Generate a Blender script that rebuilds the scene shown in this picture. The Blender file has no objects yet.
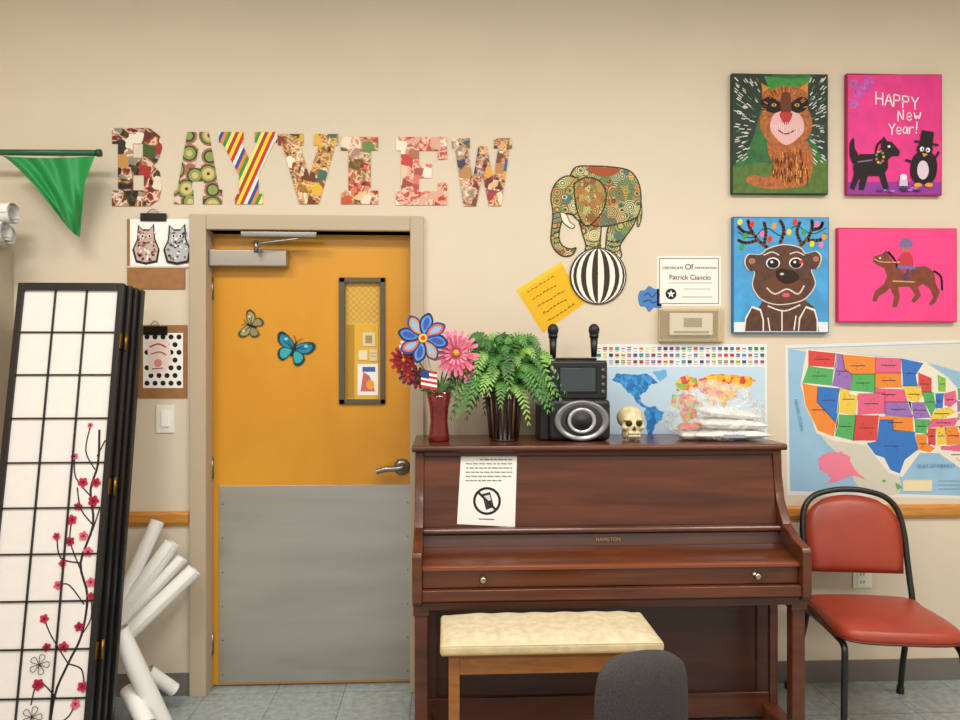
import bpy, bmesh, math, random
import mathutils
from math import sin, cos, pi, radians, sqrt
from mathutils import Vector, Matrix, Euler
random.seed(7)
sc = bpy.context.scene
sc.view_settings.view_transform = 'Standard'
sc.view_settings.look = 'None'
D = 3.258; H = 1.49; F = 720.0; TH = radians(2.6); CX = -D*math.tan(TH)
# survey helper: real position on the plane d metres in front of the back wall
def P(px, py, d=0.0):
    u = (px-480)/F; v = (360-py)/F
    dx = sin(TH)+u*cos(TH); dy = cos(TH)-u*sin(TH)
    t = (D-d)/dy
    return Vector((CX+t*dx, -d, H+t*v))
def X(px, d=0.0): return P(px, 360, d).x
def lin(c):
    return tuple((x/12.92 if x <= .04045 else ((x+.055)/1.055)**2.4) for x in c)
def C(h):
    if isinstance(h, (tuple, list)): h = tuple(x/255 for x in h[:3])
    else:
        h = h.lstrip('#'); h = tuple(int(h[i:i+2], 16)/255 for i in (0, 2, 4))
    return (*lin(h), 1)
# ---------------------------------------------------------------- materials
_m = {}
def M(col, rough=.6, metal=0, alpha=1, trans=0, coat=0, noise=0.0, nscale=8, bump=0, spec=.5, stretch=(1,1,1), emit=0):
    key = (str(col), rough, metal, alpha, trans, coat, noise, nscale, bump, spec, stretch, emit)
    if key in _m: return _m[key]
    m = bpy.data.materials.new('mat_'+str(col).strip('#')); m.use_nodes = True
    nt = m.node_tree; b = nt.nodes['Principled BSDF']
    b.inputs['Base Color'].default_value = C(col)
    b.inputs['Roughness'].default_value = rough; b.inputs['Metallic'].default_value = metal
    b.inputs['Alpha'].default_value = alpha; b.inputs['Transmission Weight'].default_value = trans
    b.inputs['Coat Weight'].default_value = coat; b.inputs['Specular IOR Level'].default_value = spec
    if emit:
        b.inputs['Emission Color'].default_value = C(col); b.inputs['Emission Strength'].default_value = emit
    if noise or bump:
        tc = nt.nodes.new('ShaderNodeTexCoord'); mp = nt.nodes.new('ShaderNodeMapping'); mp.inputs['Scale'].default_value = stretch
        n = nt.nodes.new('ShaderNodeTexNoise'); n.inputs['Scale'].default_value = nscale; n.inputs['Detail'].default_value = 5
        nt.links.new(tc.outputs['Object'], mp.inputs[0]); nt.links.new(mp.outputs[0], n.inputs['Vector'])
        if noise:
            r = nt.nodes.new('ShaderNodeValToRGB'); c = C(col)
            r.color_ramp.elements[0].position = .3; r.color_ramp.elements[1].position = .7
            r.color_ramp.elements[0].color = tuple(min(1, x*(1-noise)) for x in c[:3])+(1,)
            r.color_ramp.elements[1].color = tuple(min(1, x*(1+noise)) for x in c[:3])+(1,)
            nt.links.new(n.outputs['Fac'], r.inputs[0]); nt.links.new(r.outputs[0], b.inputs['Base Color'])
        if bump:
            bp = nt.nodes.new('ShaderNodeBump'); bp.inputs['Strength'].default_value = bump; bp.inputs['Distance'].default_value = .01
            nt.links.new(n.outputs['Fac'], bp.inputs['Height']); nt.links.new(bp.outputs[0], b.inputs['Normal'])
    _m[key] = m
    return m
def newmat(name, rough=.55, rot=(0, 0, 0)):
    m = bpy.data.materials.new(name); m.use_nodes = True; nt = m.node_tree; b = nt.nodes['Principled BSDF']
    b.inputs['Roughness'].default_value = rough; b.inputs['Specular IOR Level'].default_value = .3
    tc = nt.nodes.new('ShaderNodeTexCoord'); mp = nt.nodes.new('ShaderNodeMapping'); mp.inputs['Rotation'].default_value = rot
    nt.links.new(tc.outputs['Object'], mp.inputs[0])
    return m, nt, b, mp.outputs[0]
def ramp(nt, p, src, pos=None):
    r = nt.nodes.new('ShaderNodeValToRGB'); r.color_ramp.interpolation = 'CONSTANT'
    e = r.color_ramp.elements
    while len(e) < len(p): e.new(.5)
    for i in range(len(p)): e[i].position = (pos[i] if pos else i/len(p))
    for i, c in enumerate(p): e[i].color = C(c)
    nt.links.new(src, r.inputs[0]); return r.outputs[0]
def vor(nt, vec, scale, metric='EUCLIDEAN'):
    v = nt.nodes.new('ShaderNodeTexVoronoi'); v.inputs['Scale'].default_value = scale; v.distance = metric
    nt.links.new(vec, v.inputs['Vector'])
    s = nt.nodes.new('ShaderNodeSeparateColor'); nt.links.new(v.outputs['Color'], s.inputs[0])
    return v, s
def mixc(nt, fac, a, b, blend='MIX'):
    mx = nt.nodes.new('ShaderNodeMix'); mx.data_type = 'RGBA'; mx.blend_type = blend
    if isinstance(fac, (int, float)): mx.inputs[0].default_value = fac
    else: nt.links.new(fac, mx.inputs[0])
    nt.links.new(a, mx.inputs[6]); nt.links.new(b, mx.inputs[7]); return mx.outputs[2]
def mth(nt, op, a, b):
    n = nt.nodes.new('ShaderNodeMath'); n.operation = op; nt.links.new(a, n.inputs[0])
    if b is not None: n.inputs[1].default_value = b
    return n.outputs[0]
def cells(name, pal, scale):
    m, nt, b, vec = newmat(name); v, s = vor(nt, vec, scale); nt.links.new(ramp(nt, pal, s.outputs[0]), b.inputs['Base Color']); return m
def photos(name, pal, detail, scale=15, dscale=45, tint=.35, rot=.2):
    # cut-out photographs: rectangular cells, each holding its own blotchy picture
    m, nt, b, vec = newmat(name, rot=(0, 0, rot)); v, s = vor(nt, vec, scale, 'CHEBYCHEV'); v.inputs['Randomness'].default_value = .85
    base = ramp(nt, pal, s.outputs[0])
    off = nt.nodes.new('ShaderNodeVectorMath'); off.operation = 'MULTIPLY_ADD'; off.inputs[1].default_value = (9, 9, 9)
    nt.links.new(v.outputs['Color'], off.inputs[0]); nt.links.new(vec, off.inputs[2])
    nz = nt.nodes.new('ShaderNodeTexNoise'); nz.inputs['Scale'].default_value = dscale; nz.inputs['Detail'].default_value = 1.5; nz.inputs['Distortion'].default_value = .3
    nt.links.new(off.outputs[0], nz.inputs['Vector'])
    n = len(detail); det = ramp(nt, detail, nz.outputs['Fac'], [0]+[.36+.28*i/(n-1) for i in range(1, n)])
    both = mixc(nt, tint, det, base)
    gt = mth(nt, 'LESS_THAN', s.outputs[2], .3)
    nt.links.new(mixc(nt, gt, both, base), b.inputs['Base Color']); return m
def rings(name, cols, pos, scale):
    m, nt, b, vec = newmat(name); v, s = vor(nt, vec, scale); v.inputs['Randomness'].default_value = .55
    nt.links.new(ramp(nt, cols, v.outputs['Distance'], pos), b.inputs['Base Color']); return m
def stripes(name, pal, scale, rot):
    m, nt, b, vec = newmat(name, rot=(0, 0, rot)); w = nt.nodes.new('ShaderNodeSeparateXYZ'); nt.links.new(vec, w.inputs[0])
    nt.links.new(ramp(nt, pal, mth(nt, 'FRACT', mth(nt, 'MULTIPLY', w.outputs[0], scale), None)), b.inputs['Base Color']); return m
def ornate(name, palA, palB, line, scale, freq=5.0):
    m, nt, b, vec = newmat(name); v, s = vor(nt, vec, scale)
    fr = mth(nt, 'FRACT', mth(nt, 'MULTIPLY', v.outputs['Distance'], freq), None)
    a = ramp(nt, palA, s.outputs[0]); c = ramp(nt, palB, s.outputs[1])
    ab = mixc(nt, mth(nt, 'GREATER_THAN', fr, .6), a, c)
    rgb = nt.nodes.new('ShaderNodeRGB'); rgb.outputs[0].default_value = C(line)
    nt.links.new(mixc(nt, mth(nt, 'LESS_THAN', fr, .2), ab, rgb.outputs[0]), b.inputs['Base Color']); return m
def wood(name, c1, c2, rough=.3, scale=3, stretch=(1, 1, 14), coat=0, metal=0):
    m = bpy.data.materials.new(name); m.use_nodes = True; nt = m.node_tree; b = nt.nodes['Principled BSDF']
    b.inputs['Roughness'].default_value = rough; b.inputs['Coat Weight'].default_value = coat; b.inputs['Coat Roughness'].default_value = .12; b.inputs['Metallic'].default_value = metal
    tc = nt.nodes.new('ShaderNodeTexCoord'); mp = nt.nodes.new('ShaderNodeMapping'); mp.inputs['Scale'].default_value = stretch
    n = nt.nodes.new('ShaderNodeTexNoise'); n.inputs['Scale'].default_value = scale; n.inputs['Detail'].default_value = 8; n.inputs['Distortion'].default_value = .6
    r = nt.nodes.new('ShaderNodeValToRGB'); r.color_ramp.elements[0].position = .3; r.color_ramp.elements[1].position = .7
    r.color_ramp.elements[0].color = C(c1); r.color_ramp.elements[1].color = C(c2)
    nt.links.new(tc.outputs['Object'], mp.inputs[0]); nt.links.new(mp.outputs[0], n.inputs['Vector'])
    nt.links.new(n.outputs['Fac'], r.inputs[0]); nt.links.new(r.outputs[0], b.inputs['Base Color'])
    return m
# ---------------------------------------------------------------- geometry helpers
def link(o, parent=None):
    sc.collection.objects.link(o)
    if parent: o.parent = parent
    return o
def root(name, loc=(0, 0, 0), rot=(0, 0, 0)):
    e = bpy.data.objects.new(name, None); e.location = loc; e.rotation_euler = rot; e.empty_display_size = .05
    return link(e)
def mesh(name, verts, faces, mat, parent=None, smooth=False, idx=None):
    me = bpy.data.meshes.new(name); me.from_pydata([tuple(v) for v in verts], [], faces)
    for m in (mat if isinstance(mat, list) else [mat]): me.materials.append(m)
    if idx:
        for p, i in zip(me.polygons, idx): p.material_index = i
    if smooth:
        for p in me.polygons: p.use_smooth = True
    me.update()
    return link(bpy.data.objects.new(name, me), parent)
def bev(o, w, seg=2):
    if w:
        b = o.modifiers.new('bevel', 'BEVEL'); b.width = w; b.segments = seg; b.limit_method = 'ANGLE'
        for p in o.data.polygons: p.use_smooth = True
        wn = o.modifiers.new('wn', 'WEIGHTED_NORMAL'); wn.keep_sharp = True
    return o
def box(name, x0, x1, y0, y1, z0, z1, mat, parent=None, bevel=0, seg=2):
    v = [(x, y, z) for x in (x0, x1) for y in (y0, y1) for z in (z0, z1)]
    f = [(0, 1, 3, 2), (4, 6, 7, 5), (0, 4, 5, 1), (2, 3, 7, 6), (0, 2, 6, 4), (1, 5, 7, 3)]
    return bev(mesh(name, v, f, mat, parent), bevel, seg)
def recalc(o):
    bm = bmesh.new(); bm.from_mesh(o.data); bmesh.ops.recalc_face_normals(bm, faces=bm.faces); bm.to_mesh(o.data); bm.free(); return o
def extrude_profile(name, prof, x0, x1, mat, parent=None, bevel=0):
    n = len(prof)
    v = [(x0, -d, z) for d, z in prof]+[(x1, -d, z) for d, z in prof]
    f = [tuple(range(n)), tuple(reversed(range(n, 2*n)))]+[(i, i+n, (i+1) % n+n, (i+1) % n) for i in range(n)]
    return bev(recalc(mesh(name, v, f, mat, parent)), bevel)
def prism(name, pts3, thick, mat, parent=None, bevel=0):
    n = len(pts3)
    v = [tuple(p) for p in pts3]+[(p[0], p[1]+thick, p[2]) for p in pts3]
    f = [tuple(range(n)), tuple(reversed(range(n, 2*n)))]+[(i, i+n, (i+1) % n+n, (i+1) % n) for i in range(n)]
    return bev(recalc(mesh(name, v, f, mat, parent)), bevel)
def lathe(name, prof, loc, mat, parent=None, seg=32, axis='Z', smooth=True, sx=1, sy=1):
    v = []; f = []
    for r, z in prof:
        for i in range(seg):
            a = 2*pi*i/seg; v.append(Vector((r*cos(a)*sx, r*sin(a)*sy, z)))
    for j in range(len(prof)-1):
        for i in range(seg):
            f.append((j*seg+i, j*seg+(i+1) % seg, (j+1)*seg+(i+1) % seg, (j+1)*seg+i))
    f.append(tuple(reversed(range(seg)))); f.append(tuple(range((len(prof)-1)*seg, len(prof)*seg)))
    if axis == 'Y': v = [Vector((p.x, -p.z, p.y)) for p in v]
    v = [p+Vector(loc) for p in v]
    return mesh(name, v, f, mat, parent, smooth)
def cyl(name, p1, p2, r, mat, parent=None, r2=None, seg=20, caps=True):
    p1 = Vector(p1); p2 = Vector(p2); r2 = r if r2 is None else r2
    q = (p2-p1).to_track_quat('Z', 'Y'); L = (p2-p1).length; v = []; f = []
    for rr, z in ((r, 0), (r2, L)):
        for i in range(seg):
            a = 2*pi*i/seg; v.append(p1+q@Vector((rr*cos(a), rr*sin(a), z)))
    for i in range(seg): f.append((i, (i+1) % seg, seg+(i+1) % seg, seg+i))
    if caps: f += [tuple(reversed(range(seg))), tuple(range(seg, 2*seg))]
    o = mesh(name, v, f, mat, parent)
    for p in o.data.polygons:
        if len(p.vertices) == 4: p.use_smooth = True
    return o
def ell(name, c, r, mat, parent=None, seg=24, rot=None):
    bm = bmesh.new(); bmesh.ops.create_uvsphere(bm, u_segments=seg, v_segments=seg//2, radius=1)
    me = bpy.data.meshes.new(name)
    R = rot.to_matrix() if rot else Matrix.Identity(3)
    for v in bm.verts: v.co = R@Vector((v.co.x*r[0], v.co.y*r[1], v.co.z*r[2]))+Vector(c)
    for f in bm.faces: f.smooth = True
    bm.to_mesh(me); bm.free(); me.materials.append(mat)
    return link(bpy.data.objects.new(name, me), parent)
def catmull(pts, closed=True, n=6):
    out = []; N = len(pts)
    rng = range(N) if closed else range(N-1)
    for i in rng:
        if closed: a, b, c, d = pts[(i-1) % N], pts[i], pts[(i+1) % N], pts[(i+2) % N]
        else: a, b, c, d = pts[max(i-1, 0)], pts[i], pts[i+1], pts[min(i+2, N-1)]
        for k in range(n):
            t = k/n
            out.append(.5*((2*b)+(c-a)*t+(2*a-5*b+4*c-d)*t*t+(3*b-a-3*c+d)*t**3))
    if not closed: out.append(pts[-1])
    return out
def tube(name, pts, r, mat, parent=None, cyclic=False, smooth=True):
    cu = bpy.data.curves.new(name, 'CURVE'); cu.dimensions = '3D'; cu.bevel_depth = r; cu.bevel_resolution = 4; cu.use_fill_caps = True
    if smooth: pts = catmull([Vector(p) for p in pts], cyclic, 6)
    s = cu.splines.new('POLY'); s.points.add(len(pts)-1); s.use_cyclic_u = cyclic
    for i, p in enumerate(pts): s.points[i].co = (*p, 1)
    s.use_smooth = True
    cu.materials.append(mat)
    return link(bpy.data.objects.new(name, cu), parent)
class Flat:
    """flat layered artwork (paper/paint) lying on a plane d metres from wall"""
    def __init__(s, d, fn=None): s.v = []; s.f = []; s.i = []; s.m = []; s.d = d; s.l = 0; s.fn = fn or (lambda x, y, dd: P(x, y, dd))
    def poly(s, pts, col, smooth=False, same=False):
        if not same: s.l += 1
        if smooth:
            pts = [(q.x, q.y) for q in catmull([Vector((a, b)) for a, b in pts], True, 5)]
        dd = s.d+s.l*.0001
        ar = sum(pts[i][0]*pts[(i+1) % len(pts)][1]-pts[(i+1) % len(pts)][0]*pts[i][1] for i in range(len(pts)))
        if ar > 0: pts = pts[::-1]
        m = col if isinstance(col, bpy.types.Material) else M(col, .6, spec=.3)
        if m not in s.m: s.m.append(m)
        k = len(s.v); s.v += [s.fn(a, b, dd) for a, b in pts]; s.f.append(tuple(range(k, k+len(pts)))); s.i.append(s.m.index(m))
    def rect(s, x0, y0, x1, y1, col, same=False): s.poly([(x0, y0), (x1, y0), (x1, y1), (x0, y1)], col, same=same)
    def ell(s, x, y, rx, ry, col, rot=0, n=20, same=False):
        c, q = cos(rot), sin(rot)
        s.poly([(x+rx*cos(2*pi*i/n)*c-ry*sin(2*pi*i/n)*q, y+rx*cos(2*pi*i/n)*q+ry*sin(2*pi*i/n)*c) for i in range(n)], col, same=same)
    def stroke(s, pts, w, col, smooth=True, same=False):
        V = [Vector(p) for p in pts]
        if smooth and len(V) > 2: V = catmull(V, False, 4)
        if not same: s.l += 1
        for a, b in zip(V, V[1:]):
            t = (b-a)
            if t.length < 1e-6: continue
            t.normalize(); nn = Vector((-t.y, t.x))*w/2; e = t*w*.25
            s.poly([tuple(a-e+nn), tuple(b+e+nn), tuple(b+e-nn), tuple(a-e-nn)], col, same=True)
    def build(s, name, parent=None): return mesh(name, s.v, s.f, s.m, parent, idx=s.i)
def jag(pts, amp=1.2, n=4):
    out = []
    for i in range(len(pts)):
        a, b = Vector(pts[i]), Vector(pts[(i+1) % len(pts)])
        for k in range(n):
            q = a.lerp(b, k/n)+Vector((random.uniform(-amp, amp), random.uniform(-amp, amp))); out.append((q.x, q.y))
    return out
def txt(name, s, px, py, size, col, d, parent=None, rot=0, align='CENTER', loc=None):
    cu = bpy.data.curves.new(name, 'FONT'); cu.body = s; cu.size = size/221; cu.align_x = align; cu.align_y = 'CENTER'
    cu.materials.append(M(col)); o = bpy.data.objects.new(name, cu)
    o.location = loc if loc else P(px, py, d); o.rotation_euler = (pi/2, rot, 0)
    return link(o, parent)
def wbox(name, px0, py0, px1, py1, d0, d1, mat, parent=None, bevel=0):
    a = P((px0+px1)/2, py0, d1); b = P((px0+px1)/2, py1, d1)
    return box(name, X(px0, d1), X(px1, d1), -d1, -d0, b.z, a.z, mat, parent, bevel)
# ================================================================= ROOM
WM = M('#d9ccb8', .75, noise=.02, nscale=2.5, bump=.03, spec=.2)
dx0, dx1 = X(205), X(413); dz1 = P(300, 231).z
wv = root('wall_back')
box('left_part', -3.0, dx0, 0, .12, 0, 3.3, WM, wv)
box('right_part', dx1, 3.6, 0, .12, 0, 3.3, WM, wv)
box('over_door', dx0, dx1, 0, .12, dz1, 3.3, WM, wv)
box('wall_left', -3.12, -3.0, -6, .12, 0, 3.3, WM)
box('wall_right', 3.6, 3.72, -6, .12, 0, 3.3, WM)
box('ceiling', -3.12, 3.72, -6, .12, 3.3, 3.4, M('#e8e4dc', .9))
fm = bpy.data.materials.new('vinyl_tile'); fm.use_nodes = True; nt = fm.node_tree; b = nt.nodes['Principled BSDF']; b.inputs['Roughness'].default_value = .35
tc = nt.nodes.new('ShaderNodeTexCoord'); br = nt.nodes.new('ShaderNodeTexBrick'); br.offset = 0; br.squash = 1
br.inputs['Scale'].default_value = 1; br.inputs['Brick Width'].default_value = .305; br.inputs['Row Height'].default_value = .305; br.inputs['Mortar Size'].default_value = .0018
br.inputs['Color1'].default_value = C('#9da6a4'); br.inputs['Color2'].default_value = C('#939d9c'); br.inputs['Mortar'].default_value = C('#5d6566')
n1 = nt.nodes.new('ShaderNodeTexNoise'); n1.inputs['Scale'].default_value = 30; n1.inputs['Detail'].default_value = 8; n1.inputs['Roughness'].default_value = .75
nr_ = nt.nodes.new('ShaderNodeValToRGB'); nr_.color_ramp.elements[0].position = .35; nr_.color_ramp.elements[1].position = .65; nr_.color_ramp.elements[0].color = (.28, .28, .28, 1); nr_.color_ramp.elements[1].color = (.68, .68, .68, 1)
mx = nt.nodes.new('ShaderNodeMix'); mx.data_type = 'RGBA'; mx.blend_type = 'OVERLAY'; mx.inputs[0].default_value = .7
nt.links.new(tc.outputs['Object'], br.inputs['Vector']); nt.links.new(tc.outputs['Object'], n1.inputs['Vector']); nt.links.new(n1.outputs['Fac'], nr_.inputs[0])
nt.links.new(br.outputs['Color'], mx.inputs[6]); nt.links.new(nr_.outputs[0], mx.inputs[7]); nt.links.new(mx.outputs[2], b.inputs['Base Color'])
box('floor', -3.12, 3.72, -6, .3, -.1, 0, fm)
BB = M('#746d68', .5)
box('baseboard_left', -3.0, X(190), -.008, 0, 0, .1, BB)
box('baseboard_right', X(426), 3.6, -.008, 0, 0, .1, BB)
RW = wood('rail_wood', '#b5772f', '#cf9245', .35, 4, (3, 3, 30))
zr = P(165, 518).z
RP_ = [(0, zr-.032), (.012, zr-.032), (.02, zr-.015), (.02, zr+.018), (.01, zr+.03), (0, zr+.03)]
extrude_profile('trim_1', RP_, -3.0, X(190), RW)
extrude_profile('trim_2', RP_, X(426), 3.6, RW)
# ================================================================= DOOR
RC = .055
FRM = M('#b8a78f', .45)
dr = root('door_1')
zt = P(300, 216).z
box('jamb_l', X(191), dx0+.012, -.025, .12, 0, zt, FRM, dr, .004)
box('jamb_r', dx1-.012, X(424), -.025, .12, 0, zt, FRM, dr, .004)
box('jamb_head', dx0+.012, dx1-.012, -.025, .12, dz1, zt, FRM, dr, .004)
dl = root('leaf_assembly', (0, RC, 0)); dl.parent = dr
DW = wood('door_wood', '#c98612', '#dc9c26', .28, 1.3, (1.3, 1.3, .5), .3)
L0, L1 = dx0+.013, dx1-.013
wx0, wx1 = X(343), X(379); wz0, wz1 = P(360, 400).z, P(360, 281).z
lz = dz1-.004
for nm, a in (('leaf_l', (L0, wx0, .012, lz)), ('leaf_r', (wx1, L1, .012, lz)), ('leaf_t', (wx0, wx1, wz1, lz)), ('leaf_b', (wx0, wx1, .012, wz0))):
    box(nm, a[0], a[1], .015, .06, a[2], a[3], DW, dl)
VF = M('#5b5747', .4, .3)
ax0, ax1, az0, az1 = X(337), X(384), P(360, 405).z, P(360, 276).z
for nm, a in (('lite_l', (ax0, wx0, az0, az1)), ('lite_r', (wx1, ax1, az0, az1)), ('lite_t', (ax0, ax1, wz1, az1)), ('lite_b', (ax0, ax1, az0, wz0))):
    box(nm, a[0], a[1], .003, .02, a[2], a[3], VF, dl, .002)
GL = M('#d69c30', .12, coat=.5)
box('glass', wx0-.01, wx1+.01, .03, .036, wz0-.01, wz1+.01, GL, dl)
wf = Flat(-.0285, None)
wf.rect(344, 281, 378, 324, M('#dcb152', .15)); wf.rect(353, 324, 377, 400, M('#dfad3a', .15))
wf.rect(345, 324, 352, 398, '#b58830')
for k in range(-6, 16):
    y = 281+k*6
    for up in (0, 1):
        t0 = max(0, (281-y)/34); t1 = min(1, (322-y)/34)
        if up: t0, t1 = max(0, 1-(322-y)/34), min(1, 1-(281-y)/34)
        if t0 < t1:
            if up: wf.stroke([(344+34*t0, y+34*(1-t0)), (344+34*t1, y+34*(1-t1))], .35, '#b48a3c', False)
            else: wf.stroke([(344+34*t0, y+34*t0), (344+34*t1, y+34*t1)], .35, '#b48a3c', False)
wf.rect(356, 364, 377, 396, '#eeeae6'); wf.poly([(359, 392), (362, 372), (368, 376), (374, 392)], '#c46a66'); wf.rect(361, 367, 374, 372, '#4a62a8'); wf.ell(369, 385, 4, 5, '#e5a03c')
wf.rect(361, 332, 374, 346, '#d8c8a4'); wf.rect(364, 335, 371, 343, '#a58a5a'); wf.rect(357, 350, 366, 360, '#e6d8b8'); wf.rect(368, 349, 376, 361, '#d9c7a0'); wf.stroke([(369, 353), (375, 353)], .6, '#7a6238', False); wf.stroke([(369, 356), (375, 356)], .6, '#7a6238', False)
wf.build('glass_and_notices', dl)
SS = wood('brushed_steel', '#b3afa7', '#c4c0b8', .3, 2.2, (.6, 1, 3), 0, .8)
box('kick_plate', X(214), X(412.5), .011, .015, .02, P(300, 488).z, SS, dl, .001)
for x in (X(218), X(407)):
    for k in range(6):
        lathe('screw', [(.004, 0), (.003, .002)], (x, .011, .06+k*.155), M('#777777', .3, 1), dl, 8, 'Y')
ST = M('#8d8a86', .28, .9)
ST2 = M('#a8a197', .35, .7)
hx = P(393, 469, 0)
lathe('lever_rose', [(.038, 0), (.038, .008), (.024, .014), (.015, .02), (.015, .05)], (X(401), .015, hx.z), ST, dl, 24, 'Y')
tube('lever', [(X(401), -.035, hx.z), (X(394), -.038, hx.z-.002), (X(385), -.036, hx.z-.004), (X(376), -.032, hx.z-.016)], .013, ST, dl)
box('latch_edge', L1-.004, L1+.002, .014, .03, hx.z-.06, hx.z+.06, ST, dl)
box('closer_body', X(208), X(286), -.05, .015, P(240, 266).z, P(240, 249).z, ST2, dl, .006, 3)
box('closer_track', X(243), X(318), -.04, -.022, P(280, 238.5).z, P(280, 233).z, ST, dr, .003)
tube('closer_arm', [(X(258), -.035, P(0, 250).z), (X(262), -.04, P(0, 243).z), (X(300), -.04, P(0, 238).z)], .006, ST, dr, smooth=False)
cyl('closer_pin', (X(258), -.03, P(0, 252).z), (X(258), -.03, P(0, 240).z), .01, ST, dr)
for z in (P(0, 275).z, .25, 1.05):
    cyl('hinge', (L0-.002, .008, z), (L0-.002, .008, z-.1), .007, ST, dl)
# ================================================================= butterflies
def butterfly(px, py, s, rot, cols, d=-.010):
    r = root('butterfly_decoration', (0, RC, 0)); f = Flat(d)
    f.l = 2
    c, q = cos(rot), sin(rot)
    T = lambda pts: [(px+(a*c-b_*q)*s, py+(a*q+b_*c)*s) for a, b_ in pts]
    for sg in (-1, 1):
        up = [(0, -1), (sg*4, -7), (sg*13, -11), (sg*17, -8), (sg*14, -1), (sg*5, 2)]
        lo = [(0, 1), (sg*8, 1), (sg*12, 5), (sg*10, 11), (sg*5, 12), (sg*1, 5)]
        f.poly(T(up), cols[0], True); f.poly(T(lo), cols[0], True)
        f.poly(T([(x*.8+sg*.8, y*.8-.3) for x, y in up]), cols[1], True); f.poly(T([(x*.78+sg*.8, y*.78+.6) for x, y in lo]), cols[2], True)
        for k in range(3): f.stroke(T([(0, 0), (sg*(12-k*2), -9+k*5)]), .8*s, cols[0], False)
        f.ell(*T([(sg*9, -6)])[0], 1.6*s, 1.3*s, cols[3])
    f.ell(*T([(0, 0)])[0], 1.4*s, 7*s, '#2a231c', rot)
    for sg in (-1, 1): f.stroke(T([(0, -6), (sg*2, -9), (sg*4, -11)]), .5*s, '#2a231c')
    f.build('wings', r)
    p = P(px, py, 0)
    ell('body', (p.x, .008, p.z), (.004, .008, .02), M('#2a231c'), r, 12, Euler((0, rot, 0)))
butterfly(248, 325, .88, -1.2, ['#4a4232', '#a59a6e', '#8d8a5e', '#d7ceaa'])
butterfly(291, 349, 1.2, .35, ['#143a45', '#2485a5', '#34a6ad', '#7fd0cc'])
# ================================================================= LETTERS
G = {
'B': ([(0, 0), (.75, 0), (.95, .1), (1, .25), (.92, .42), (.82, .48), (.95, .56), (1, .75), (.93, .92), (.75, 1), (0, 1), (0, .8), (.12, .8), (.12, .2), (0, .2)], [[(.42, .2), (.62, .2), (.62, .38), (.42, .38)], [(.42, .6), (.64, .6), (.64, .8), (.42, .8)]]),
'A': ([(.28, 0), (.72, 0), (.93, .8), (1, .8), (1, 1), (.6, 1), (.6, .8), (.65, .8), (.62, .68), (.38, .68), (.35, .8), (.4, .8), (.4, 1), (0, 1), (0, .8), (.07, .8)], [[(.5, .22), (.43, .5), (.57, .5)]]),
'Y': ([(0, 0), (.42, 0), (.42, .14), (.38, .14), (.52, .38), (.66, .14), (.62, .14), (.62, 0), (1, 0), (1, .14), (.95, .14), (.68, .6), (.68, .86), (.75, .86), (.75, 1), (.28, 1), (.28, .86), (.35, .86), (.35, .6), (.05, .14), (0, .14)], []),
'V': ([(0, 0), (.42, 0), (.42, .16), (.36, .16), (.52, .6), (.68, .16), (.6, .16), (.6, 0), (1, 0), (1, .16), (.95, .16), (.68, 1), (.36, 1), (.07, .16), (0, .16)], []),
'I': ([(0, 0), (1, 0), (1, .2), (.8, .2), (.8, .8), (1, .8), (1, 1), (0, 1), (0, .8), (.2, .8), (.2, .2), (0, .2)], []),
'E': ([(0, 0), (1, 0), (1, .33), (.82, .33), (.82, .2), (.45, .2), (.45, .4), (.7, .4), (.7, .6), (.45, .6), (.45, .8), (.82, .8), (.82, .67), (1, .67), (1, 1), (0, 1), (0, .8), (.1, .8), (.1, .2), (0, .2)], []),
'W': ([(0, 0), (.3, 0), (.3, .15), (.26, .15), (.35, .6), (.44, .12), (.58, .12), (.69, .6), (.77, .15), (.7, .15), (.7, 0), (1, 0), (1, .15), (.96, .15), (.82, 1), (.62, 1), (.51, .55), (.4, 1), (.2, 1), (.05, .15), (0, .15)], [])}
LM = {
'B': photos('collage_b', ['#2d2a1c', '#e9dfd0', '#445526', '#a52e28', '#efe6d8', '#3a2418', '#c98d4a', '#e8d6c4'], ['#1f1a12', '#3a4a20', '#7d2f22', '#c98a4a', '#efe4d4', '#a8352c', '#4a3520'], 17, 22, .3),
'A': rings('collage_a', ['#5a3420', '#cdbb7c', '#8c9a50', '#333f20', '#a06a58', '#d8c8b0'], [0, .15, .34, .46, .53, .62], 13),
'Y': stripes('collage_y', ['#f1d02e', '#c92c2f', '#efe7d6', '#2b4fa0', '#e38a2a', '#3c8d4a', '#f3e36d', '#a83a3a'], 8.5, radians(24)),
'V': photos('collage_v', ['#b97a3f', '#efe2c8', '#6d3b22', '#e0b13e', '#8e2f2a', '#d7a46c', '#4a6a5a'], ['#4a2a1a', '#8e5a2c', '#d79a3c', '#f0dfb8', '#b5522c', '#e8c060', '#5d5a3a'], 22, 24),
'I': photos('collage_i', ['#9c3a2c', '#ead8c0', '#c4563b', '#6a8a4a', '#e2c090', '#b03040'], ['#5a2018', '#a8392c', '#d98a6a', '#f0dcc4', '#c04a3a', '#7a8a4a'], 21, 22),
'E': photos('collage_e', ['#e8c0ac', '#c5453f', '#f2e3d2', '#d8a890', '#d87868', '#b0705a'], ['#8f3a3a', '#d86858', '#f2dccb', '#e8c8b0', '#d2806a', '#c0353a', '#f0c8b0'], 21, 22, .35),
'W': photos('collage_w', ['#7a4a38', '#e4d3bb', '#b88654', '#9d3f4a', '#d9b98a', '#495e7e', '#e0a040'], ['#3a2a22', '#8a4a3a', '#d0a070', '#f0e0cc', '#b04a5a', '#e0b050', '#4a5a6a'], 22, 24)}
lr = root('collage_letters')
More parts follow.
